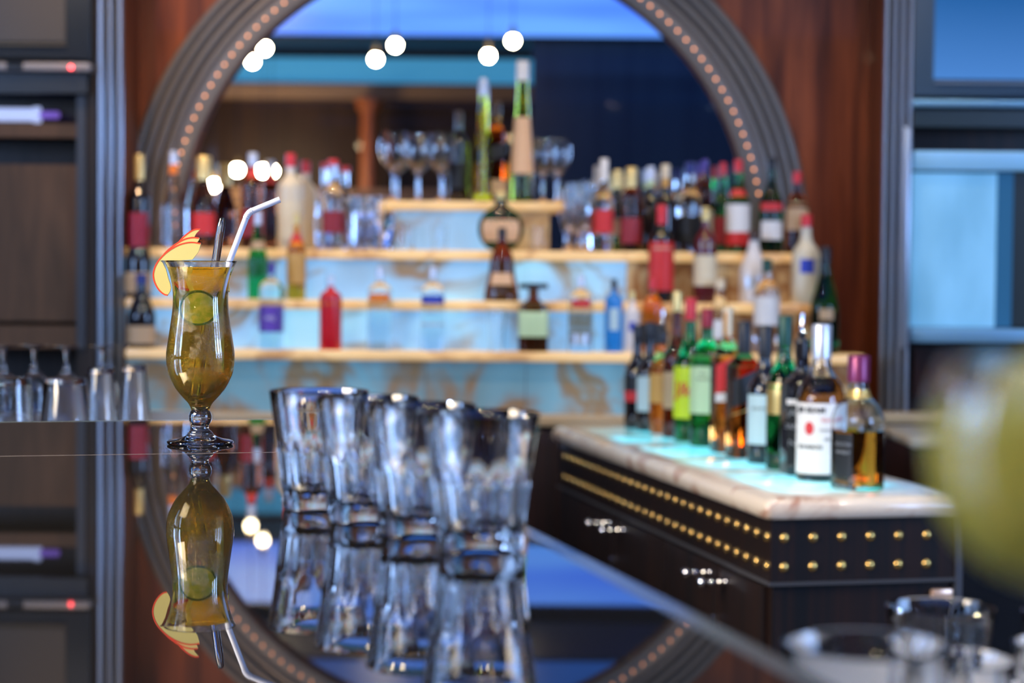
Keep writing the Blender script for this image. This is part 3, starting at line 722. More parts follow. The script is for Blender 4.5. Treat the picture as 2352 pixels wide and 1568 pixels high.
def bottle(label, loc, h, r, style, g, cap, labels=(), group=None, cap0=0.86, sh=(2, 1, 1), seg=28, texts=(), pour=False, hollow=None, capr=1.12, rot=0.0, name='bottle'):
    t = thing(name, label, 'bottle', loc, rot, group)
    if pour: h = h * 0.86
    prof = [(a * r, b * h) for a, b in STY[style]]
    sp = [prof[0]] + [p for p in smooth_prof(prof[1:], 3)]
    sp = [(max(a, 0.001), b) for a, b in sp]
    if hollow is None:
        new_obj('glass_body', Lathe([(0, 0)] + sp + [(0, sp[-1][1])], seg, sh), G[g], t)
    else:
        fill, liq = hollow; wt = 0.0028
        inn = [(max(a - wt, 0.002), b if b > 0.012 else 0.010) for a, b in sp if b > 0.012 or b <= 0.0]
        new_obj('glass_body', Lathe([(0, 0)] + sp + inn[::-1] + [(0, 0.010)], seg, sh), G[g], t)
        lq = [(a + 0.0004, b) for a, b in inn if b < fill * h]; zt = fill * h
        rt = prof_r(inn, zt) + 0.0004
        new_obj('liquor', Lathe([(0, 0.0098)] + lq + [(rt, zt), (0, zt)], seg, sh), liq, t)
    rn = prof_r(sp, cap0 * h) * capr
    z0 = cap0 * h
    if cap:
        cseg = 24
        pc = [(0, z0), (rn, z0), (rn * 1.0, h - 0.004), (rn * 0.92, h - 0.001), (0, h - 0.001 + 0.001)]
        new_obj('cap', Lathe(pc, cseg), Kc[cap], t)
    if pour:
        q = [(0, h), (0.009, h), (0.010, h + 0.012), (0.0045, h + 0.02), (0.0040, h + 0.055), (0, h + 0.056)]
        new_obj('pour_spout', Lathe(q, 12), chrome, t)
    for L in labels:
        z0_, z1_, tw, lc = L[:4]; sl_ = L[4] if len(L) > 4 else 0.0
        new_obj('label', patch(sp, z0_ * h, z1_ * h, -tw, tw, sh, slant=sl_ * h), Lc[lc], t)
    for (s, size, z, th, tm, bold, tilt) in texts:
        text_on(t, s, size, th, z * h, sp, Lc[tm], sh, bold, tilt)
    return t

def wb(tier, px, ytop, wpx, style, g, cap, labels, label, Yc=None, **kw):
    """a bottle on one of the shelf tiers: tier height is fixed, size from the picture"""
    Zt, Yd = {1: (Z1, T1Y + 0.041), 2: (Z2, T2Y + 0.041), 3: (Z3, T3Y + 0.045), 4: (Z4, T4Y + 0.05)}[tier]
    Y = Yc or Yd
    top = P(px, ytop, Y); base = Vector((P(px, 600, Y).x, Y, Zt))
    p = P(px, 784 - (784 - ytop) * 0.5, Y)
    base.x = P(px, ytop + (605 - ytop) * 0.7, Y).x
    r = wpx / 2 * Y / F; sh = kw.pop('sh', (2, 1, 1))
    if tier < 4 and r * sh[2] > 0.036: sh = (sh[0], sh[1], 0.036 / r)
    return bottle(label, base, top.z - Zt, r, style, g, cap, labels, group=None, seg=20, sh=sh, **kw)
FL = 1.35
# -- tier 3, left of centre
wb(3, 320, 354, 52, 'tallneck', 'dark', 'gold', [(0.12, 0.24, FL, 'maroon')], 'dark bottle with long gold cap and maroon label, leftmost on the third ledge', cap0=0.72)
wb(3, 398, 346, 50, 'slope', 'clear', 'silver', [(0.76, 0.86, 3.1, 'orange')], 'clear bottle with silver cap and orange neck band, behind the apple garnish')
wb(3, 468, 358, 56, 'slope', 'brown', 'gold', [(0.15, 0.38, FL, 'red')], 'brown bottle with yellow cap and red label, behind the apple fan', cap0=0.74, capr=1.4)
wb(3, 580, 350, 56, 'round', 'brown', 'silver', [(0.12, 0.4, FL, 'maroon'), (0.74, 0.84, 3.1, 'red')], 'brown bottle with silver cap and red neck band, above the green liqueur bottle')
wb(3, 667, 352, 60, 'round', 'cream', 'red', [(0.80, 0.92, 3.1, 'white'), (0.1, 0.5, FL, 'cream')], 'cream bottle with red tip on its white neck, behind the orange liqueur bottle')
wb(3, 765, 365, 50, 'bulb', 'clear', 'red', [(0.18, 0.42, FL, 'maroon')], 'clear bottle with red cap and crimson label, left of the balloon glasses', cap0=0.93, capr=1.5)
wb(3, 745, 373, 40, 'tallneck', 'clear', 'crimson', [(0.2, 0.38, FL, 'silver')], 'slim clear bottle with crimson cap half hidden behind a clear red-capped one', Yc=6.225, cap0=0.93, capr=1.4)
# -- tier 4
wb(4, 1052, 254, 46, 'round', 'dark', 'brown', [(0.15, 0.42, FL, 'black')], 'dark bottle with brown cap rising behind the balloon glasses on the top ledge', Yc=6.29)
wb(4, 1108, 180, 40, 'cone', 'yellow', 'silver', [(0.02, 0.06, 3.1, 'yellow')], 'slender lime yellow bottle with pale cap, left of the amber whisky on the top ledge', Yc=6.215)
wb(4, 1138, 232, 58, 'square', 'whiskey', 'brown', [(0.42, 0.56, FL, 'black', 0.12), (0.08, 0.22, FL, 'tan')], 'square amber whisky bottle with slanted black label on the top ledge', Yc=6.275, sh=(5, 1, 0.9))
wb(4, 1198, 140, 56, 'cone', 'olive', 'white', [(0.20, 0.60, FL, 'peach')], 'tallest tapering bottle with white cap and peach label on the top ledge', Yc=6.22, name='bottle')
# -- tier 3, centre and right
wb(3, 1150, 440, 104, 'disc', 'dkgreen', 'gold', [(0.16, 0.52, 0.95, 'peach')], 'round flat green bottle with peach label in the centre of the third ledge', sh=(2, 1, 0.42), cap0=0.88)
wb(3, 1386, 364, 46, 'tallneck', 'clear', 'white', [(0.2, 0.45, FL, 'red')], 'clear bottle with long white cap, first right of the flutes on the third ledge', cap0=0.76, capr=1.2)
wb(3, 1417, 390, 40, 'slope', 'olive', 'gold', [(0.2, 0.4, FL, 'tan')], 'olive bottle with dull gold cap, shorter of the two gold-capped neighbours', Yc=6.225, cap0=0.78, capr=1.3)
wb(3, 1449, 384, 50, 'round', 'brown', 'gold', [(0.1, 0.4, FL, 'maroon')], 'brown bottle with bright gold cap, taller of the two gold-capped neighbours', cap0=0.76, capr=1.2)
wb(3, 1493, 382, 46, 'tallneck', 'dark', 'silver', [(0.76, 0.9, 3.1, 'pale')], 'dark bottle with silver and green neck, left of the cream-capped one', Yc=6.225, cap0=0.84, capr=1.2)
wb(3, 1527, 377, 50, 'tallneck', 'dark', 'cream', [(0.74, 0.84, 3.1, 'amber')], 'dark bottle with cream cap and orange neck, behind the red labelled bottle', cap0=0.84, capr=1.2)
wb(3, 1583, 372, 60, 'jug', 'clear', 'navy', [(0.1, 0.4, FL, 'black')], 'clear wide-shouldered bottle with navy cap on the right of the third ledge')
wb(3, 1617, 366, 40, 'round', 'brown', 'violet', [(0.15, 0.45, FL, 'white')], 'brown bottle with violet cap, left of the green pair with red caps', Yc=6.225)
wb(3, 1659, 373, 40, 'tallneck', 'green', 'red', [(0.1, 0.4, FL, 'maroon')], 'green bottle with red cap, left one of the pair near the right arch foot', Yc=6.20)
wb(3, 1694, 366, 56, 'tallneck', 'green', 'red', [(0.22, 0.52, FL, 'white'), (0.08, 0.22, FL, 'red'), (0.60, 0.68, FL, 'red')], 'green vermouth bottle with red cap and white and red label')
wb(3, 1770, 360, 56, 'tallneck', 'dkgreen', 'black', [(0.14, 0.33, 1.0, 'white'), (0.44, 0.52, 1.1, 'red')], 'dark green bottle with white square label at the right arch foot')
wb(3, 1829, 394, 56, 'bulb', 'brown', 'red', [(0.28, 0.62, 1.1, 'tan')], 'brown bottle with red cap and round tan label, last on the third ledge')
# -- tier 2
wb(2, 318, 488, 62, 'slope', 'dark', 'crimson', [(0.06, 0.30, FL, 'tan')], 'dark bottle with long crimson cap, leftmost on the second ledge', cap0=0.60, capr=1.05)
wb(2, 592, 484, 46, 'slope', 'green', 'silver', [(0.56, 0.66, 3.1, 'tan')], 'bright green liqueur bottle with tan neck label on the second ledge', cap0=0.84)
wb(2, 681, 488, 44, 'bulb', 'orange', 'gold', [(0.18, 0.62, FL, 'amber'), (0.66, 0.76, 3.1, 'red')], 'orange liqueur bottle with red shoulder band on the second ledge')
wb(2, 1153, 522, 78, 'bell', 'brown', 'black', [(0.22, 0.38, 0.8, 'peach')], 'bell-shaped brown cognac bottle in the centre of the second ledge')
wb(2, 1519, 470, 58, 'round', 'dark', 'red', [(0.12, 0.62, FL, 'red')], 'dark bottle with red cap and large red label on the second ledge', cap0=0.80, texts=[('APERITIVO', 0.013, 0.55, 0, 'cream', 0, 0)])
wb(2, 1620, 476, 54, 'round', 'dkred', 'gold', [(0.18, 0.50, FL, 'cream')], 'dark red bottle with cream label and gold cap on the second ledge', texts=[('LATOUR', 0.012, 0.6, 0, 'cream', 0, 0)])
wb(2, 1731, 528, 64, 'slope', 'white', 'brown', [(0.2, 0.36, 0.7, 'silver')], 'white coconut liqueur style bottle with brown cap on the second ledge')
wb(2, 1851, 492, 66, 'jug', 'cream', 'red', [(0.34, 0.5, 0.5, 'blue')], 'cream white bottle with red cap and small blue emblem, last on the second ledge')
# -- tier 1
wb(1, 325, 628, 66, 'slope', 'dark', 'navy', [(0.06, 0.30, FL, 'tan')], 'black bottle with tan label, leftmost on the lowest ledge')
wb(1, 624, 602, 54, 'vodka', 'clear', 'violet', [(0.20, 0.50, 3.1, 'violet')], 'clear bottle with violet label and cap on the lowest ledge', sh=(4, 1, 1), texts=[('HQ', 0.018, 0.36, 0, 'white', 0, 0)])
wb(1, 760, 632, 52, 'vodka', 'red', 'silver', [], 'bright red painted bottle on the lowest ledge', texts=[('ABSOLUT', 0.011, 0.62, 0, 'orange', 0, 0)])
wb(1, 873, 612, 56, 'vodka', 'clear', 'silver', [(0.58, 0.68, 1.0, 'orange')], 'clear bottle with orange emblem right of the red bottle', texts=[('ABSOLUT', 0.011, 0.50, 0, 'silver', 0, 0)])
wb(1, 995, 612, 54, 'vodka', 'clear', 'silver', [(0.56, 0.66, 1.2, 'blue'), (0.30, 0.33, 1.2, 'silver')], 'clear bottle with blue band near the middle of the lowest ledge', texts=[('ABSOLUT', 0.011, 0.45, 0, 'blue', 0, 0)])
wb(1, 1226, 650, 76, 'square', 'brown', 'black', [(0.22, 0.70, 1.1, 'pale')], 'square amaretto bottle with wide black cap and pale label', sh=(6, 0.9, 0.8), cap0=0.92, capr=2.6)
wb(1, 1335, 632, 58, 'vodka', 'clear', 'silver', [(0.58, 0.68, 0.8, 'red'), (0.1, 0.24, 1.0, 'silver')], 'clear bottle with red band, right of the square amaretto bottle')
wb(1, 1411, 640, 42, 'vodka', 'bluepaint', 'black', [(0.3, 0.6, 0.5, 'paleblue')], 'bright blue bottle with black cap on the lowest ledge')
wb(1, 1453, 668, 38, 'round', 'white', 'gold', [(0.35, 0.5, 0.4, 'blue')], 'white bottle with a blue circle and gold cap, right beside the blue bottle')
wb(1, 1500, 640, 50, 'round', 'whiskey', 'red', [(0.1, 0.4, FL, 'black')], 'amber bottle with red cap behind the far end of the island')
wb(1, 1655, 640, 56, 'slope', 'clear', 'cream', [(0.2, 0.45, FL, 'white')], 'clear bottle with cream cap behind the island bottles')
wb(1, 1762, 594, 60, 'round', 'clear', 'green', [(0.3, 0.6, FL, 'white')], 'clear bottle with green cap and white label behind the island bottles')
wb(1, 1896, 566, 66, 'slope', 'dkgreen', 'black', [(0.32, 0.42, 0.5, 'tan')], 'dark green wine bottle, rightmost on the lowest ledge')

# ================================================================== STEMWARE AND GLASSES ON SHELVES
def balloon_prof(h, r, wt=0.0012, foot=0.033, stem=0.42):
    o = [(0, 0), (foot, 0), (foot, 0.002), (foot * 0.4, 0.005), (0.005, 0.012), (0.0035, 0.03), (0.0035, stem * h - 0.02), (0.008, stem * h)]
    bowl = [(r * 0.55, (stem + 0.07) * h), (r * 0.88, (stem + 0.19) * h), (r, (stem + 0.32) * h), (r * 0.96, (stem + 0.44) * h), (r * 0.80, h)]
    outer = o + smooth_prof([(0.008, stem * h)] + bowl, 4)[1:]
    inner = [(max(a - wt, 0.001), b) for a, b in smooth_prof([(0.006, stem * h + 0.004)] + bowl, 4)]
    return outer + [(a, b) for a, b in inner[::-1]] + [(0, stem * h + 0.004)]
def goblet(label, loc, h, r, group, flip=False, stem=0.42, foot=0.033, cat='wine glass', name='wine_glass'):
    pr = balloon_prof(h, r, stem=stem, foot=foot)
    if flip: pr = [(a, h - b) for a, b in pr]
    o = new_obj(name, Lathe(pr, 32), glass, loc=loc)
    return tag(o, label, cat, group)
def onT(tier, px, Y): return Vector((P(px, 560, Y).x, Y, {3: Z3, 4: Z4}[tier]))
gw = 'balloon glasses on the top ledge'
goblet('large balloon glass at the left end of the top ledge', onT(4, 902, 6.215), 0.215, 0.047, gw)
goblet('large balloon glass between two others on the top ledge, set back', onT(4, 958, 6.28), 0.215, 0.044, gw)
goblet('large balloon glass nearest the lime yellow bottle on the top ledge', onT(4, 1010, 6.215), 0.215, 0.047, gw)
goblet('narrow wine glass just right of the tallest bottle on the top ledge', onT(4, 1246, 6.28), 0.200, 0.040, gw)
goblet('wine glass at the right end of the top ledge', onT(4, 1281, 6.215), 0.200, 0.040, gw)
def highball_prof(h, r0, r1, wt=0.002, b=0.012): return [(0, 0), (r0 * 0.95, 0), (r0, 0.002), (r1, h - 0.001), (r1 - wt * 0.5, h), (r1 - wt, h - 0.001), (r0 - wt, b), (0, b)]
def simple_glass(label, loc, h, r0, r1, group, flip=False, name='highball_glass', cat='glass', wt=0.002):
    pr = highball_prof(h, r0, r1, wt)
    if flip: pr = [(a, h - b) for a, b in pr]
    return tag(new_obj(name, Lathe(pr, 28), glass, loc=loc), label, cat, group)
for px, Y, h, w in ((1308, 6.10, 0.19, 'nearest the top ledge'), (1346, 6.19, 0.20, 'second from the top ledge'), (1328, 6.27, 0.15, 'shortest, set back between the others')):
    goblet('clear champagne flute on the third ledge, ' + w, onT(3, px, Y), h + 0.02, 0.023, 'flutes on the third ledge', stem=0.3, foot=0.024, name='champagne_flute')
for px, Y, w in ((815, 6.10, 'beside the red-capped clear bottle'), (862, 6.10, 'next to the top ledge'), (838, 6.20, 'behind the other two')):
    simple_glass('clear tall glass on the third ledge, ' + w, onT(3, px, Y), 0.165, 0.024, 0.030, 'tall glasses left of the top ledge')
for px, Y, w in ((935, 6.10, 'under the balloon glasses'), (1010, 6.10, 'left of the round green bottle'), (1235, 6.10, 'right of the round green bottle')):
    simple_glass('small clear tumbler on the third ledge, ' + w, onT(3, px, Y), 0.075, 0.022, 0.026, 'small tumblers on the third ledge', name='small_tumbler')
o = simple_glass('small stemless glass on the lowest ledge, between the blue band bottle and the amaretto', Vector((P(1140, 780, 5.94).x, 5.94, Z1)), 0.125, 0.020, 0.028, None, name='cordial_glass')

# ================================================================== BOTTLES ON THE ISLAND
whisky = mat('whisky_liquid', (0.92, 0.34, 0.03), 0.0, 0, 1.0, 1.36)
whisky2 = mat('dark_whisky_liquid', (0.55, 0.17, 0.03), 0.0, 0, 1.0, 1.36)
def ib(px, ybase, ytop, wpx, style, g, cap, labels, label, **kw):
    p = PZ(px, ybase, ZI); s = F / p.y
    top = P(px, ytop, p.y)
    return bottle(label, Vector((p.x, p.y, ZI)), top.z - ZI, wpx / 2 / s, style, g, cap, labels, **kw)
ib(1462, 982, 745, 58, 'tallneck', 'dark', 'black', [(0.36, 0.50, FL, 'black'), (0.26, 0.36, FL, 'red')], 'dark bottle with black and red label, farthest on the island')
ib(1490, 988, 738, 58, 'tallneck', 'dark', 'black', [(0.18, 0.50, FL, 'paleblue')], 'dark bottle with pale blue label, second from the far end of the island', pour=False)
ib(1520, 995, 718, 60, 'round', 'whiskey', 'black', [(0.30, 0.58, FL, 'amber')], 'amber bottle with orange label and chrome spout at the far end of the island', pour=True)
ib(1552, 1003, 668, 62, 'tallneck', 'brown', 'gold', [(0.2, 0.45, FL, 'tan')], 'tall brown bottle with gold top, left of the yellow label bottle on the island')
ib(1583, 1011, 683, 74, 'tallneck', 'green', 'red', [(0.16, 0.52, 1.5, 'yellow')], 'green whisky bottle with red cap and bright yellow label on the island',
   texts=[('J&B', 0.052, 0.36, -0.25, 'red', 0.0012, 0)], cap0=0.84)
ib(1621, 1023, 708, 76, 'round', 'green', 'crimson', [(0.24, 0.66, 1.5, 'pale')], 'green whiskey bottle with crimson cap and pale green label on the island',
   texts=[('JAMESON', 0.013, 0.60, -0.25, 'black', 0.0003, 0), ('IRISH', 0.009, 0.53, -0.3, 'black', 0, 0), ('WHISKEY', 0.009, 0.49, -0.3, 'black', 0, 0)], cap0=0.86)
ib(1668, 1037, 706, 68, 'square', 'whiskey', 'cream', [(0.46, 0.66, 1.1, 'red', 0.12), (0.36, 0.42, 1.1, 'white', 0.02)], 'square amber bottle with slanted red label and cream cap on the island', sh=(5, 1, 1), rot=0.25, cap0=0.80)
ib(1706, 1049, 736, 72, 'square', 'amber', 'black', [(0.42, 0.62, 1.1, 'black', 0.12), (0.355, 0.365, 1.1, 'gold', 0.10)], 'square amber bottle with slanted black label and black cap on the island', sh=(5, 1, 1), rot=0.25, cap0=0.76)
ib(1754, 1062, 746, 78, 'tallneck', 'dark', 'black', [(0.14, 0.50, 1.4, 'paleblue')], 'dark bottle with pale blue label in the middle of the near bottles on the island',
   texts=[('BUSHMILLS', 0.010, 0.40, -0.3, 'black', 0, 0)], cap0=0.76)
ib(1799, 1076, 724, 82, 'jug', 'green', 'green', [(0.36, 0.56, 1.35, 'gold'), ], 'green bottle with dark cap and black and gold label on the island',
   texts=[], cap0=0.80)
ib(1838, 1088, 726, 84, 'square', 'dark', 'black', [(0.08, 0.52, 1.1, 'black'), (0.52, 0.56, 1.1, 'white')], 'square black labelled whiskey bottle with chrome spout behind the white labelled bottle', sh=(6, 1, 1),
   pour=True, texts=[("JACK", 0.020, 0.46, -0.45, 'silver', 0, 0), ("DANIEL'S", 0.016, 0.36, -0.45, 'silver', 0, 0), ('No.7', 0.018, 0.24, -0.45, 'silver', 0, 0)], rot=0.2)
bt = ib(1883, 1101, 744, 112, 'jug', 'clear', 'silver', [(0.05, 0.50, 1.5, 'white')], 'bourbon bottle with wide white label and silver cap, second nearest on the island', hollow=(0.66, whisky2), seg=36,
   texts=[('JIM BEAM', 0.017, 0.455, -0.62, 'black', 0.0006, 0), ('BOURBON', 0.012, 0.22, -0.62, 'black', 0.0003, 0), ('Kentucky', 0.013, 0.40, 0.35, 'red', 0, 0.1), ('STRAIGHT BOURBON', 0.006, 0.33, 0.35, 'black', 0, 0), ('WHISKEY', 0.009, 0.27, 0.35, 'black', 0, 0)], cap0=0.78)
q = Lathe([(0, 0), (0.013, 0), (0.013, 0.0006), (0, 0.0008)], 20)
rr_ = 0.112 / 2 * 1.0
R_ = 112 / 2 * PZ(1883, 1101, ZI).y / F + 0.001
th = -0.62; hb = (P(1883, 744, PZ(1883, 1101, ZI).y).z - ZI)
for v in q.verts:
    x, y, z = v.co; v.co = rp(R_ + z, th + x * 0.8 / R_, 0.34 * hb + y * 1.1)
new_obj('red_seal', q, Lc['red'], bt)
ib(1968, 1122, 815, 124, 'jug', 'clear', 'purple', [(0.68, 0.745, 3.1, 'gold'), (0.10, 0.42, 0.42, 'black')], 'nearest bottle on the island, half full of amber whisky with purple cap', hollow=(0.44, whisky), seg=40, sh=(2.6, 1, 0.8),
   texts=[('SCOTCH', 0.010, 0.34, 0, 'silver', 0, 0), ('WHISKY', 0.010, 0.28, 0, 'silver', 0, 0)], rot=-0.9, cap0=0.80, capr=1.15)
# black shield on the green bottle
# ================================================================== ROCKS TUMBLERS ON THE COUNTER
def rocks_mesh(h=0.109, rt=0.046, rb=0.034, nf=12, seg=144):
    """upper smooth flared cup, lower half cut with tall rounded flutes, thick bottom"""
    outer = [(0, 0.0), (rb * 0.90, 0.0), (rb * 0.97, 0.0015), (rb, 0.006), (rb * 0.985, 0.012), (rb * 1.02, 0.020)]
    zf0, zf1 = 0.020, h * 0.56
    n = 12
    for i in range(1, n + 1):
        z = zf0 + (zf1 - zf0) * i / n; k = (z - zf0) / (h - zf0)
        outer.append((rb * 1.02 + (rt - rb * 1.02) * (k * 0.92), z))
    for i in range(1, 9):
        z = zf1 + (h - zf1) * i / 8; k = (z - zf0) / (h - zf0)
        outer.append((rb * 1.02 + (rt - rb * 1.02) * (k * 0.92 + 0.08 * ((z - zf1) / (h - zf1))), z))
    inner = [(rt - 0.0009, h + 0.0006), (rt - 0.0022, h)]
    for i in range(1, 13):
        z = h - (h - 0.020) * i / 12; k = (z - zf0) / (h - zf0)
        inner.append((rb * 1.02 + (rt - rb * 1.02) * k * 0.96 - 0.0034 - 0.002 * (1 - max(k, 0)), z))
    inner += [(rb * 0.72, 0.0165), (rb * 0.4, 0.0155), (0, 0.0152)]
    nout = len(outer)
    bm = bmesh.new(); rings = []
    prof = outer + inner
    for idx, (r, z) in enumerate(prof):
        if r < 1e-6: rings.append([bm.verts.new((0, 0, z))]); continue
        row = []
        for i in range(seg):
            th = 2 * PI * i / seg; rr = r
            if idx < nout and 0.014 < z < zf1 + 0.004:
                u = min(1, max(0, (z - 0.014) / 0.010)) * min(1, max(0, (zf1 + 0.003 - z) / 0.010))
                ph = (th * nf / (2 * PI)) % 1.0
                rr = r * (1 - 0.095 * u * (1 - abs(2 * ph - 1) ** 2.0) ) + r * 0.012 * u
            row.append(bm.verts.new((rr * math.sin(th), -rr * math.cos(th), z)))
        rings.append(row)
    for a, b in zip(rings, rings[1:]):
        for i in range(seg):
            j = (i + 1) % seg
            if len(a) == 1: bm.faces.new((a[0], b[j], b[i]))
            elif len(b) == 1: bm.faces.new((a[i], a[j], b[0]))
            else: bm.faces.new((a[i], a[j], b[j], b[i]))
    return bm
first = None
gA, gD = Vector((-0.177, 1.83, CT)), Vector((-0.0234, 1.57, CT))
for i, w in enumerate(('farthest of the row, beside the cocktail', 'second from the cocktail', 'third from the cocktail', 'nearest of the row, at the counter edge')):
    lab = 'empty fluted glass tumbler on the black counter, ' + w
    if first is None: first = o = new_obj('tumbler', rocks_mesh(), glass)
    else: o = first.copy(); COL.objects.link(o)
    o.location = gA.lerp(gD, i / 3); o.rotation_euler = (0, 0, 0.13 * i)
    tag(o, lab, 'glass', 'row of four tumblers on the counter')
# tumblers on the low shelf, bottom right
mix = tag(new_obj('mixing_glass', rocks_mesh(0.150, 0.050, 0.036, 14), glass, loc=(0.212, 1.165, ZS)), 'wide clear glass at the bottom edge beside the counter corner, largest of the lower group', 'glass')
for x, y, w in ((0.342, 1.57, 'topmost of the group, below the island'), (0.445, 1.55, 'cut off by the right edge, at the back'), (0.305, 1.36, 'just right of the wide mixing glass'), (0.405, 1.42, 'in the middle by the right edge')):
    o = first.copy(); COL.objects.link(o); o.location = (x, y, ZS); o.scale = (0.93, 0.93, 0.95); o.rotation_euler = (0, 0, x * 9)
    tag(o, 'tumbler on the low steel shelf, ' + w, 'glass', 'tumblers on the low shelf')
# near yellow drink, far out of focus
yg = Vector((0.168, 0.60, CT))
t = thing('cocktail_glass', 'blurred round glass of pale yellow drink close to the camera at right', 'drink', yg)
rb_ = 0.041; hh = 0.205
def bowl(z0, r, h, ro=1.0):
    return smooth_prof([(0.006, z0), (r * 0.62, z0 + 0.12 * h), (r * 0.92, z0 + 0.34 * h), (r, z0 + 0.6 * h), (r * 0.97, z0 + 0.82 * h), (r * 0.88, z0 + h)], 5)
z0 = 0.130
ob = bowl(z0, rb_, 0.068)
pr = [(0, 0), (0.034, 0), (0.034, 0.002), (0.012, 0.006), (0.004, 0.02), (0.004, z0 - 0.02), (0.006, z0)] + ob[1:] + [(a - 0.0015, b) for a, b in bowl(z0 + 0.003, rb_, 0.065)[::-1]] + [(0, z0 + 0.003)]
new_obj('stem_glass', Lathe([(max(a, 0), b) for a, b in pr], 40), glass, t)
lq = [(max(a - 0.0009, 0.001), b) for a, b in bowl(z0 + 0.003, rb_, 0.065) if b < z0 + 0.054]
ylq = mat('yellow_drink', (1.0, 0.84, 0.14), 0.7)
new_obj('drink', Lathe([(0, z0 + 0.003)] + lq + [(0, lq[-1][1])], 40), ylq, t)
w_ = bmesh.new()
q = []
for k in range(13):
    a = PI * k / 12; q.append((0.024 * math.cos(a), 0.024 * math.sin(a)))
lo = [w_.verts.new((x, -0.002, z)) for x, z in q]; hi = [w_.verts.new((x, 0.002, z)) for x, z in q]
w_.faces.new(lo); w_.faces.new(hi[::-1])
for i in range(13): w_.faces.new((lo[i], lo[(i + 1) % 13], hi[(i + 1) % 13], hi[i]))
new_obj('lemon_slice', w_, mat('lemon_flesh', (0.82, 0.76, 0.25), 0.4), t, loc=(0.0, 0, 0.180))

# ================================================================== INVERTED GLASSES LEFT OF THE COCKTAIL
ZR = 0.985
st = thing('glass_drying_station', 'low steel drying station behind the counter at the left, carrying upturned glasses', 'worktop', (-0.95, 4.0, 0))
new_obj('mat', Box((-0.30, -0.62, ZR - 0.03), (0.27, 0.52, ZR), 0.004), steel, st)
new_obj('carcass', Box((-0.28, -0.60, 0), (0.25, 0.50, ZR - 0.03)), blackpaint, st, smooth=False)
def onR(px, Y): return Vector((P(px, 900, Y).x, Y, ZR))
for px, Y, w in ((8, 4.36, 'cut by the left edge'), (78, 4.40, 'second from the left edge'), (152, 4.36, 'third from the left edge'), (236, 4.38, 'in front of the metal pilaster')):
    goblet('upturned stemmed glass on the drying station, ' + w, onR(px, Y), 0.155, 0.034, 'upturned stemmed glasses', flip=True, stem=0.36, foot=0.030)
for px, Y, h, r0, r1, w in ((22, 3.60, 0.128, 0.038, 0.046, 'at the left edge'), (150, 3.66, 0.125, 0.038, 0.050, 'widest, in front'), (232, 3.98, 0.128, 0.026, 0.034, 'between the wide one and the end one'), (308, 4.08, 0.128, 0.025, 0.036, 'rightmost, next to the cocktail')):
    simple_glass('upturned tumbler on the drying station, ' + w, onR(px, Y), h, r0, r1, 'upturned tumblers', flip=True, name='upturned_tumbler', wt=0.003)

# ================================================================== THE COCKTAIL
HB = PZ(460, 1019.5, CT); HY = HB.y; HS = F / HY
t = thing('hurricane_cocktail', 'tall hurricane glass of amber fruit cocktail standing on the black counter', 'drink', HB)
def hp(yc, half): return (half / 2.45 / HS, (1019.5 - (420 + yc / 2.45)) / HS)
foot = [(0, 0.0035), (0.015, 0.0030), (0.030, 0.0012), (0.0375, 0.0), (0.0402, 0.0010), (0.0412, 0.0028), (0.0405, 0.0040), (0.0380, 0.0048), (0.0300, 0.0062), (0.0225, 0.0084), (0.0178, 0.0108), (0.0160, 0.0126), (0.0158, 0.0142), (0.0140, 0.0152), (0.0136, 0.0164), (0.0118, 0.0172), (0.0107, 0.0190), (0.0103, 0.0225), (0.0108, 0.0245)]
blb = [(0.0108 + 0.0034 * math.sin(PI * k / 8) ** 0.7, 0.0245 + 0.0178 * k / 8) for k in range(1, 9)]
up = [hp(1275, 50), hp(1240, 66), hp(1200, 102), hp(1150, 142), hp(1080, 176), hp(1040, 186), hp(1000, 191), hp(960, 191), hp(930, 188), hp(850, 176), hp(760, 163), hp(700, 156), hp(640, 154), hp(580, 158), hp(520, 170), hp(470, 187), (83.0 / HS, (1019.5 - 598.5) / HS)]
outer = foot + blb + smooth_prof(up, 3)
wt = 0.0016
zl0 = up[0][1] + 0.001
inn_all = [(max(a - wt, 0.001), b) for a, b in smooth_prof(up, 3)]
inn = [p for p in inn_all if p[1] > zl0 + 0.001]
hg = [p for p in outer] + [(outer[-1][0] - wt * 0.5, outer[-1][1] + 0.0005)] + inn[::-1] + [(0, zl0)]
gfog = mat('fogged_glass', (1, 1, 1), 0.02, 0, 1.0, 1.5)
v = coords(gfog); fine = noise(gfog, v, 1500, 2, 0.6); sx = nd(gfog, 'ShaderNodeSeparateXYZ'); lk(gfog, v, sx.inputs[0])
def mapr(m, src, a, b, c0=0.0, c1=1.0):
    q = nd(m, 'ShaderNodeMapRange'); q.interpolation_type = 'SMOOTHSTEP'
    for i_, val in ((1, a), (2, b), (3, c0), (4, c1)): q.inputs[i_].default_value = val
    lk(m, src, q.inputs[0]); return q.outputs[0]
big = mapr(gfog, noise(gfog, v, 38, 2, 0.5), 0.46, 0.60)
hm = nd(gfog, 'ShaderNodeMath', operation='MULTIPLY'); lk(gfog, mapr(gfog, sx.outputs['Z'], 0.065, 0.10), hm.inputs[0]); lk(gfog, big, hm.inputs[1])
h2 = nd(gfog, 'ShaderNodeMath', operation='MULTIPLY'); lk(gfog, hm.outputs[0], h2.inputs[0]); lk(gfog, mapr(gfog, fine, 0.5, 0.65), h2.inputs[1])
bump(gfog, h2.outputs[0], 0.5, 0.0003)
new_obj('glass_bowl', Lathe(hg, 72), gfog, t)
ZL = (1019.5 - 611.5) / HS
lq = [(a + 0.0003, b) for a, b in inn if b < ZL - 0.001]
rl = prof_r(inn, ZL) + 0.0003
drink = mat('amber_drink', (0.93, 0.72, 0.16), 0.0, 0, 0.92, 1.34)
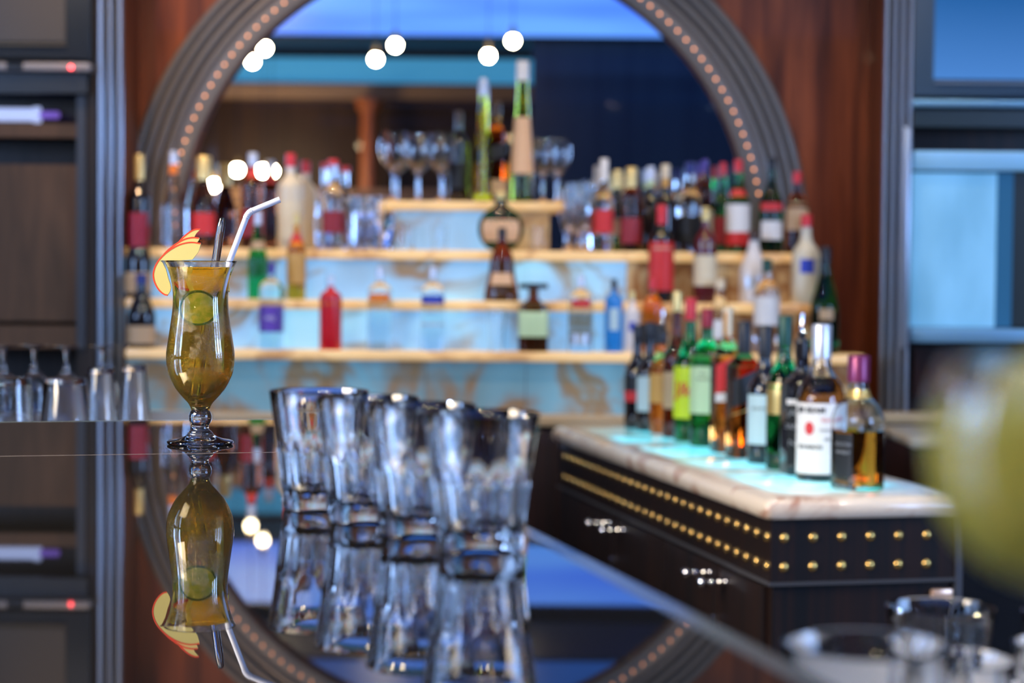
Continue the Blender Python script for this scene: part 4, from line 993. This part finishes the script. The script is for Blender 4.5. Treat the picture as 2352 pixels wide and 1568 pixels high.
va = nd(drink, 'ShaderNodeVolumeAbsorption'); va.inputs['Color'].default_value = (1.0, 0.84, 0.05, 1); va.inputs['Density'].default_value = 34
lk(drink, va.outputs[0], drink.node_tree.nodes['Material Output'].inputs['Volume'])
B(drink).inputs['Base Color'].default_value = (1.0, 0.78, 0.18, 1)
new_obj('drink', Lathe([(0, zl0 - 0.0003)] + lq + [(rl, ZL), (0, ZL)], 72), drink, t)
# fruit
def L(px, py, dy=0.0): return P(px, py, HY + dy) - HB
def slab(pts, y0, y1, m, name, parent, bev=0.0):
    bm = bmesh.new()
    lo = [bm.verts.new((p.x, y0, p.z)) for p in pts]; hi = [bm.verts.new((p.x, y1, p.z)) for p in pts]
    bm.faces.new(lo); bm.faces.new(hi[::-1])
    for i in range(len(pts)): bm.faces.new((lo[i], lo[(i + 1) % len(pts)], hi[(i + 1) % len(pts)], hi[i]))
    if bev: bmesh.ops.bevel(bm, geom=[e for e in bm.edges], offset=bev, segments=2, affect='EDGES')
    return new_obj(name, bm, m, parent)
def sm(pts, n=4):
    p = [Vector((a, 0, b)) for a, b in pts]
    pr = smooth_prof([(q.x, q.z) for q in p], n); return pr
skin = mat('apple_skin', (0.62, 0.06, 0.03), 0.25, coat=0.3)
flesh = mat('apple_flesh', (0.52, 0.46, 0.17), 0.45)
B(flesh).inputs['Subsurface Weight'].default_value = 0.0
def apple(name, top, low, y0, th, parent):
    """top: red outer curve (px), low: inner edge (px)"""
    a = [L(x, y) for x, y in smooth_prof(top, 4)]; b = [L(x, y) for x, y in smooth_prof(low, 2)]
    o = slab(a + b, y0, y0 + th, flesh, name, parent)
    # skin: a band following the outer curve
    bm = bmesh.new(); rows = []
    n = len(a)
    for i, p in enumerate(a):
        tng = (a[min(i + 1, n - 1)] - a[max(i - 1, 0)]).normalized(); nr = Vector((-tng.z, 0, tng.x))
        cen = L(430, 640)
        if nr.dot(p - cen) < 0: nr = -nr
        rows.append([bm.verts.new((p.x + nr.x * d, yy, p.z + nr.z * d)) for d, yy in ((-0.0012, y0 - 0.0002), (0.0006, y0 - 0.0002), (0.0006, y0 + th + 0.0002), (-0.0012, y0 + th + 0.0002))])
    for r0_, r1_ in zip(rows, rows[1:]):
        for k in range(4): bm.faces.new((r0_[k], r0_[(k + 1) % 4], r1_[(k + 1) % 4], r1_[k]))
    bm.faces.new(rows[0]); bm.faces.new(rows[-1][::-1])
    new_obj('skin', bm, skin, o)
    return o
ap = thing('apple_garnish', 'fan of three red apple slices hung on the left rim of the cocktail glass', 'garnish', HB)
apple('slice', [(462, 559), (440, 556), (415, 561), (392, 573), (374, 588), (360, 606), (353, 628), (356, 648), (366, 666), (378, 676), (386, 678)],
      [(390, 672), (394, 660), (388, 640), (382, 618), (374, 602), (374, 597.5), (443, 596), (462, 561)], -0.004, 0.0030, ap)
apple('slice', [(457, 546), (442, 545), (424, 549), (404, 560), (388, 572), (376, 584)], [(376, 586), (405, 566), (440, 558), (452, 557), (458, 548)], -0.0008, 0.0028, ap)
apple('slice', [(459, 526), (449, 526), (435, 532), (420, 544), (411, 554), (402, 563)], [(404, 564), (418, 556), (440, 549), (446, 543), (450, 536), (459, 527)], 0.0024, 0.0026, ap)
# orange wheel half inside
def disc_seg(cx, cz, r, a0, a1, n=26, r0=0.0):
    out = [Vector((cx + r * math.cos(a0 + (a1 - a0) * i / n), 0, cz + r * math.sin(a0 + (a1 - a0) * i / n))) for i in range(n + 1)]
    if r0 > 0: out += [Vector((cx + r0 * math.cos(a1 + (a0 - a1) * i / n), 0, cz + r0 * math.sin(a1 + (a0 - a1) * i / n))) for i in range(n + 1)]
    return out
og = mat('orange_flesh', (0.95, 0.50, 0.02), 0.4, emit=(0.9, 0.42, 0.01), es=0.0)
v = coords(og, (1, 1, 1)); f = noise(og, v, 420, 2); lk(og, ramp(og, f, [(0.35, (1.0, 0.66, 0.05)), (0.7, (1.0, 0.78, 0.12))]), B(og).inputs['Base Color'])
rind = mat('orange_rind', (1.0, 0.99, 0.90), 0.45)
oc = L(503, 637); oc2 = L(506, 640)
e = bpy.data.objects.new('orange_slice', None); COL.objects.link(e); e.parent = t; e.location = (oc.x, -0.012, oc.z); e.rotation_euler = (0.08, 0, 0.06)
R_o = 0.0360
new_obj('flesh', bmesh.new() if False else (lambda: (lambda bm: bm)(bmesh.new()))(), og, e) if False else None
a0, a1 = math.radians(150), math.radians(268)
pts = [Vector((0.008, 0, 0.012)), Vector((-0.012, 0, 0.0125))] + disc_seg(0, 0, R_o * 0.85, math.radians(157), math.radians(240)) 
slab(pts, -0.0025, 0.0025, og, 'flesh', e)
slab(disc_seg(0, 0, R_o, math.radians(157), math.radians(240), 26, R_o * 0.85), -0.0027, 0.0027, rind, 'rind', e)
for a in (170, 193, 216):
    a = math.radians(a + 3)
    d = Vector((math.cos(a), 0, math.sin(a))); nn = Vector((-d.z, 0, d.x)) * 0.00035
    slab([d * 0.004 + nn, d * R_o * 0.84 + nn, d * R_o * 0.84 - nn, d * 0.004 - nn], -0.0028, 0.0028, rind, 'membrane', e)
# second orange piece lying near the surface
pts = disc_seg(0, 0, 0.026, math.radians(0), math.radians(180), 20)
o = slab(pts, -0.0025, 0.0025, og, 'orange_piece', t); o.location = (0.008, 0.012, ZL - 0.028); o.rotation_euler = (-0.35, 0.1, 0.15)
# cucumber wheel
cu_in = mat('cucumber_flesh', (0.55, 0.78, 0.20), 0.4)
v = coords(cu_in); f = noise(cu_in, v, 130, 3); lk(cu_in, ramp(cu_in, f, [(0.38, (0.55, 0.85, 0.25)), (0.62, (0.90, 1.0, 0.60))]), B(cu_in).inputs['Base Color'])
cu_sk = mat('cucumber_skin', (0.02, 0.16, 0.02), 0.3)
e = bpy.data.objects.new('cucumber_slice', None); COL.objects.link(e); e.parent = t
cc = L(462, 706); e.location = (cc.x, -0.021, cc.z); e.rotation_euler = (0.20, 0.0, 0.15)
slab(disc_seg(0, 0, 0.0198, 0, 2 * PI * 35 / 36, 35), -0.002, 0.002, cu_in, 'flesh', e)
slab(disc_seg(0, 0, 0.0225, 0, 2 * PI * 0.9999, 40, 0.0199), -0.0022, 0.0022, cu_sk, 'skin', e)
e2 = bpy.data.objects.new('cucumber_slice', None); COL.objects.link(e2); e2.parent = t
cc = L(432, 676); e2.location = (cc.x + 0.002, 0.002, cc.z - 0.002); e2.rotation_euler = (0.1, 0.5, 0.9)
slab(disc_seg(0, 0, 0.0198, 0, 2 * PI * 35 / 36, 35), -0.002, 0.002, cu_in, 'flesh', e2)
slab(disc_seg(0, 0, 0.0225, 0, 2 * PI * 0.9999, 40, 0.0199), -0.0022, 0.0022, cu_sk, 'skin', e2)
# diced apple with red skin
ac = L(428, 655)
pts = [L(408, 648), L(436, 636), L(442, 664), L(424, 660)]
o = slab(pts, -0.016, -0.010, mat('apple_dice', (0.85, 0.45, 0.12), 0.4), 'apple_piece', t)
slab([L(406, 648), L(409, 645), L(426, 657), L(443, 662), L(442, 668), L(422, 664)], -0.0168, -0.0095, skin, 'skin', o)
# ice cubes (very faint)
ice = mat('ice', (1, 1, 1), 0.0, 0, 1.0, 1.31)
for (x, y, z, a) in ((-0.014, 0.008, 0.176, 0.4),):
    o = new_obj('ice_cube', Box((-0.011, -0.011, -0.011), (0.011, 0.011, 0.011), 0.003), ice, t, loc=(x, y, z)); o.rotation_euler = (a, a * 0.5, a)
# glass stirrer
sa, sb_ = L(510, 505, 0.006), L(447, 915, 0.0)
sr = thing('glass_stirrer', 'clear glass stirring rod standing in the cocktail left of the straw', 'stirrer', HB)
n = 24; path = [sa.lerp(sb_, i / n) for i in range(n + 1)]
rr = [0.0052] * (n + 1); rr[0] = 0.0042; 
pth = [sa + (sa - sb_).normalized() * 0.0035, sa + (sa - sb_).normalized() * 0.0025] + path
new_obj('rod', tube(pth, [0.0012, 0.0032] + rr, 16), glass, sr)
# bendy straw
stw = thing('drinking_straw', 'translucent bendy straw leaning right out of the cocktail', 'straw', HB)
p0, p1, p2, p3 = L(643, 458, 0.0), L(570, 488, -0.002), L(528, 598, -0.010), L(503, 700, -0.012)
p4 = L(497, 850, -0.004)
path = []
for i in range(9): path.append(p0.lerp(p1, i / 8 * 0.86))
nb = 14; b0, b1 = p0.lerp(p1, 0.86), p1.lerp(p2, 0.12)
rads = [0.0038] * len(path)
for i in range(nb + 1):
    tt = i / nb; q = b0 * (1 - tt) ** 2 + p1 * 2 * tt * (1 - tt) + b1 * tt ** 2
    path.append(q); rads.append(0.0038 if i % 2 == 0 else 0.0045)
for i in range(1, 9): path.append(b1.lerp(p2, i / 8)); rads.append(0.0038)
for i in range(1, 7): path.append(p2.lerp(p3, i / 6)); rads.append(0.0038)
for i in range(1, 7): path.append(p3.lerp(p4, i / 6)); rads.append(0.0038)
straw = mat('straw_plastic', (0.85, 0.88, 1.0), 0.15, 0, 0.40, 1.3)
new_obj('tube', tube(path, rads, 16, 0.0033), straw, stw)
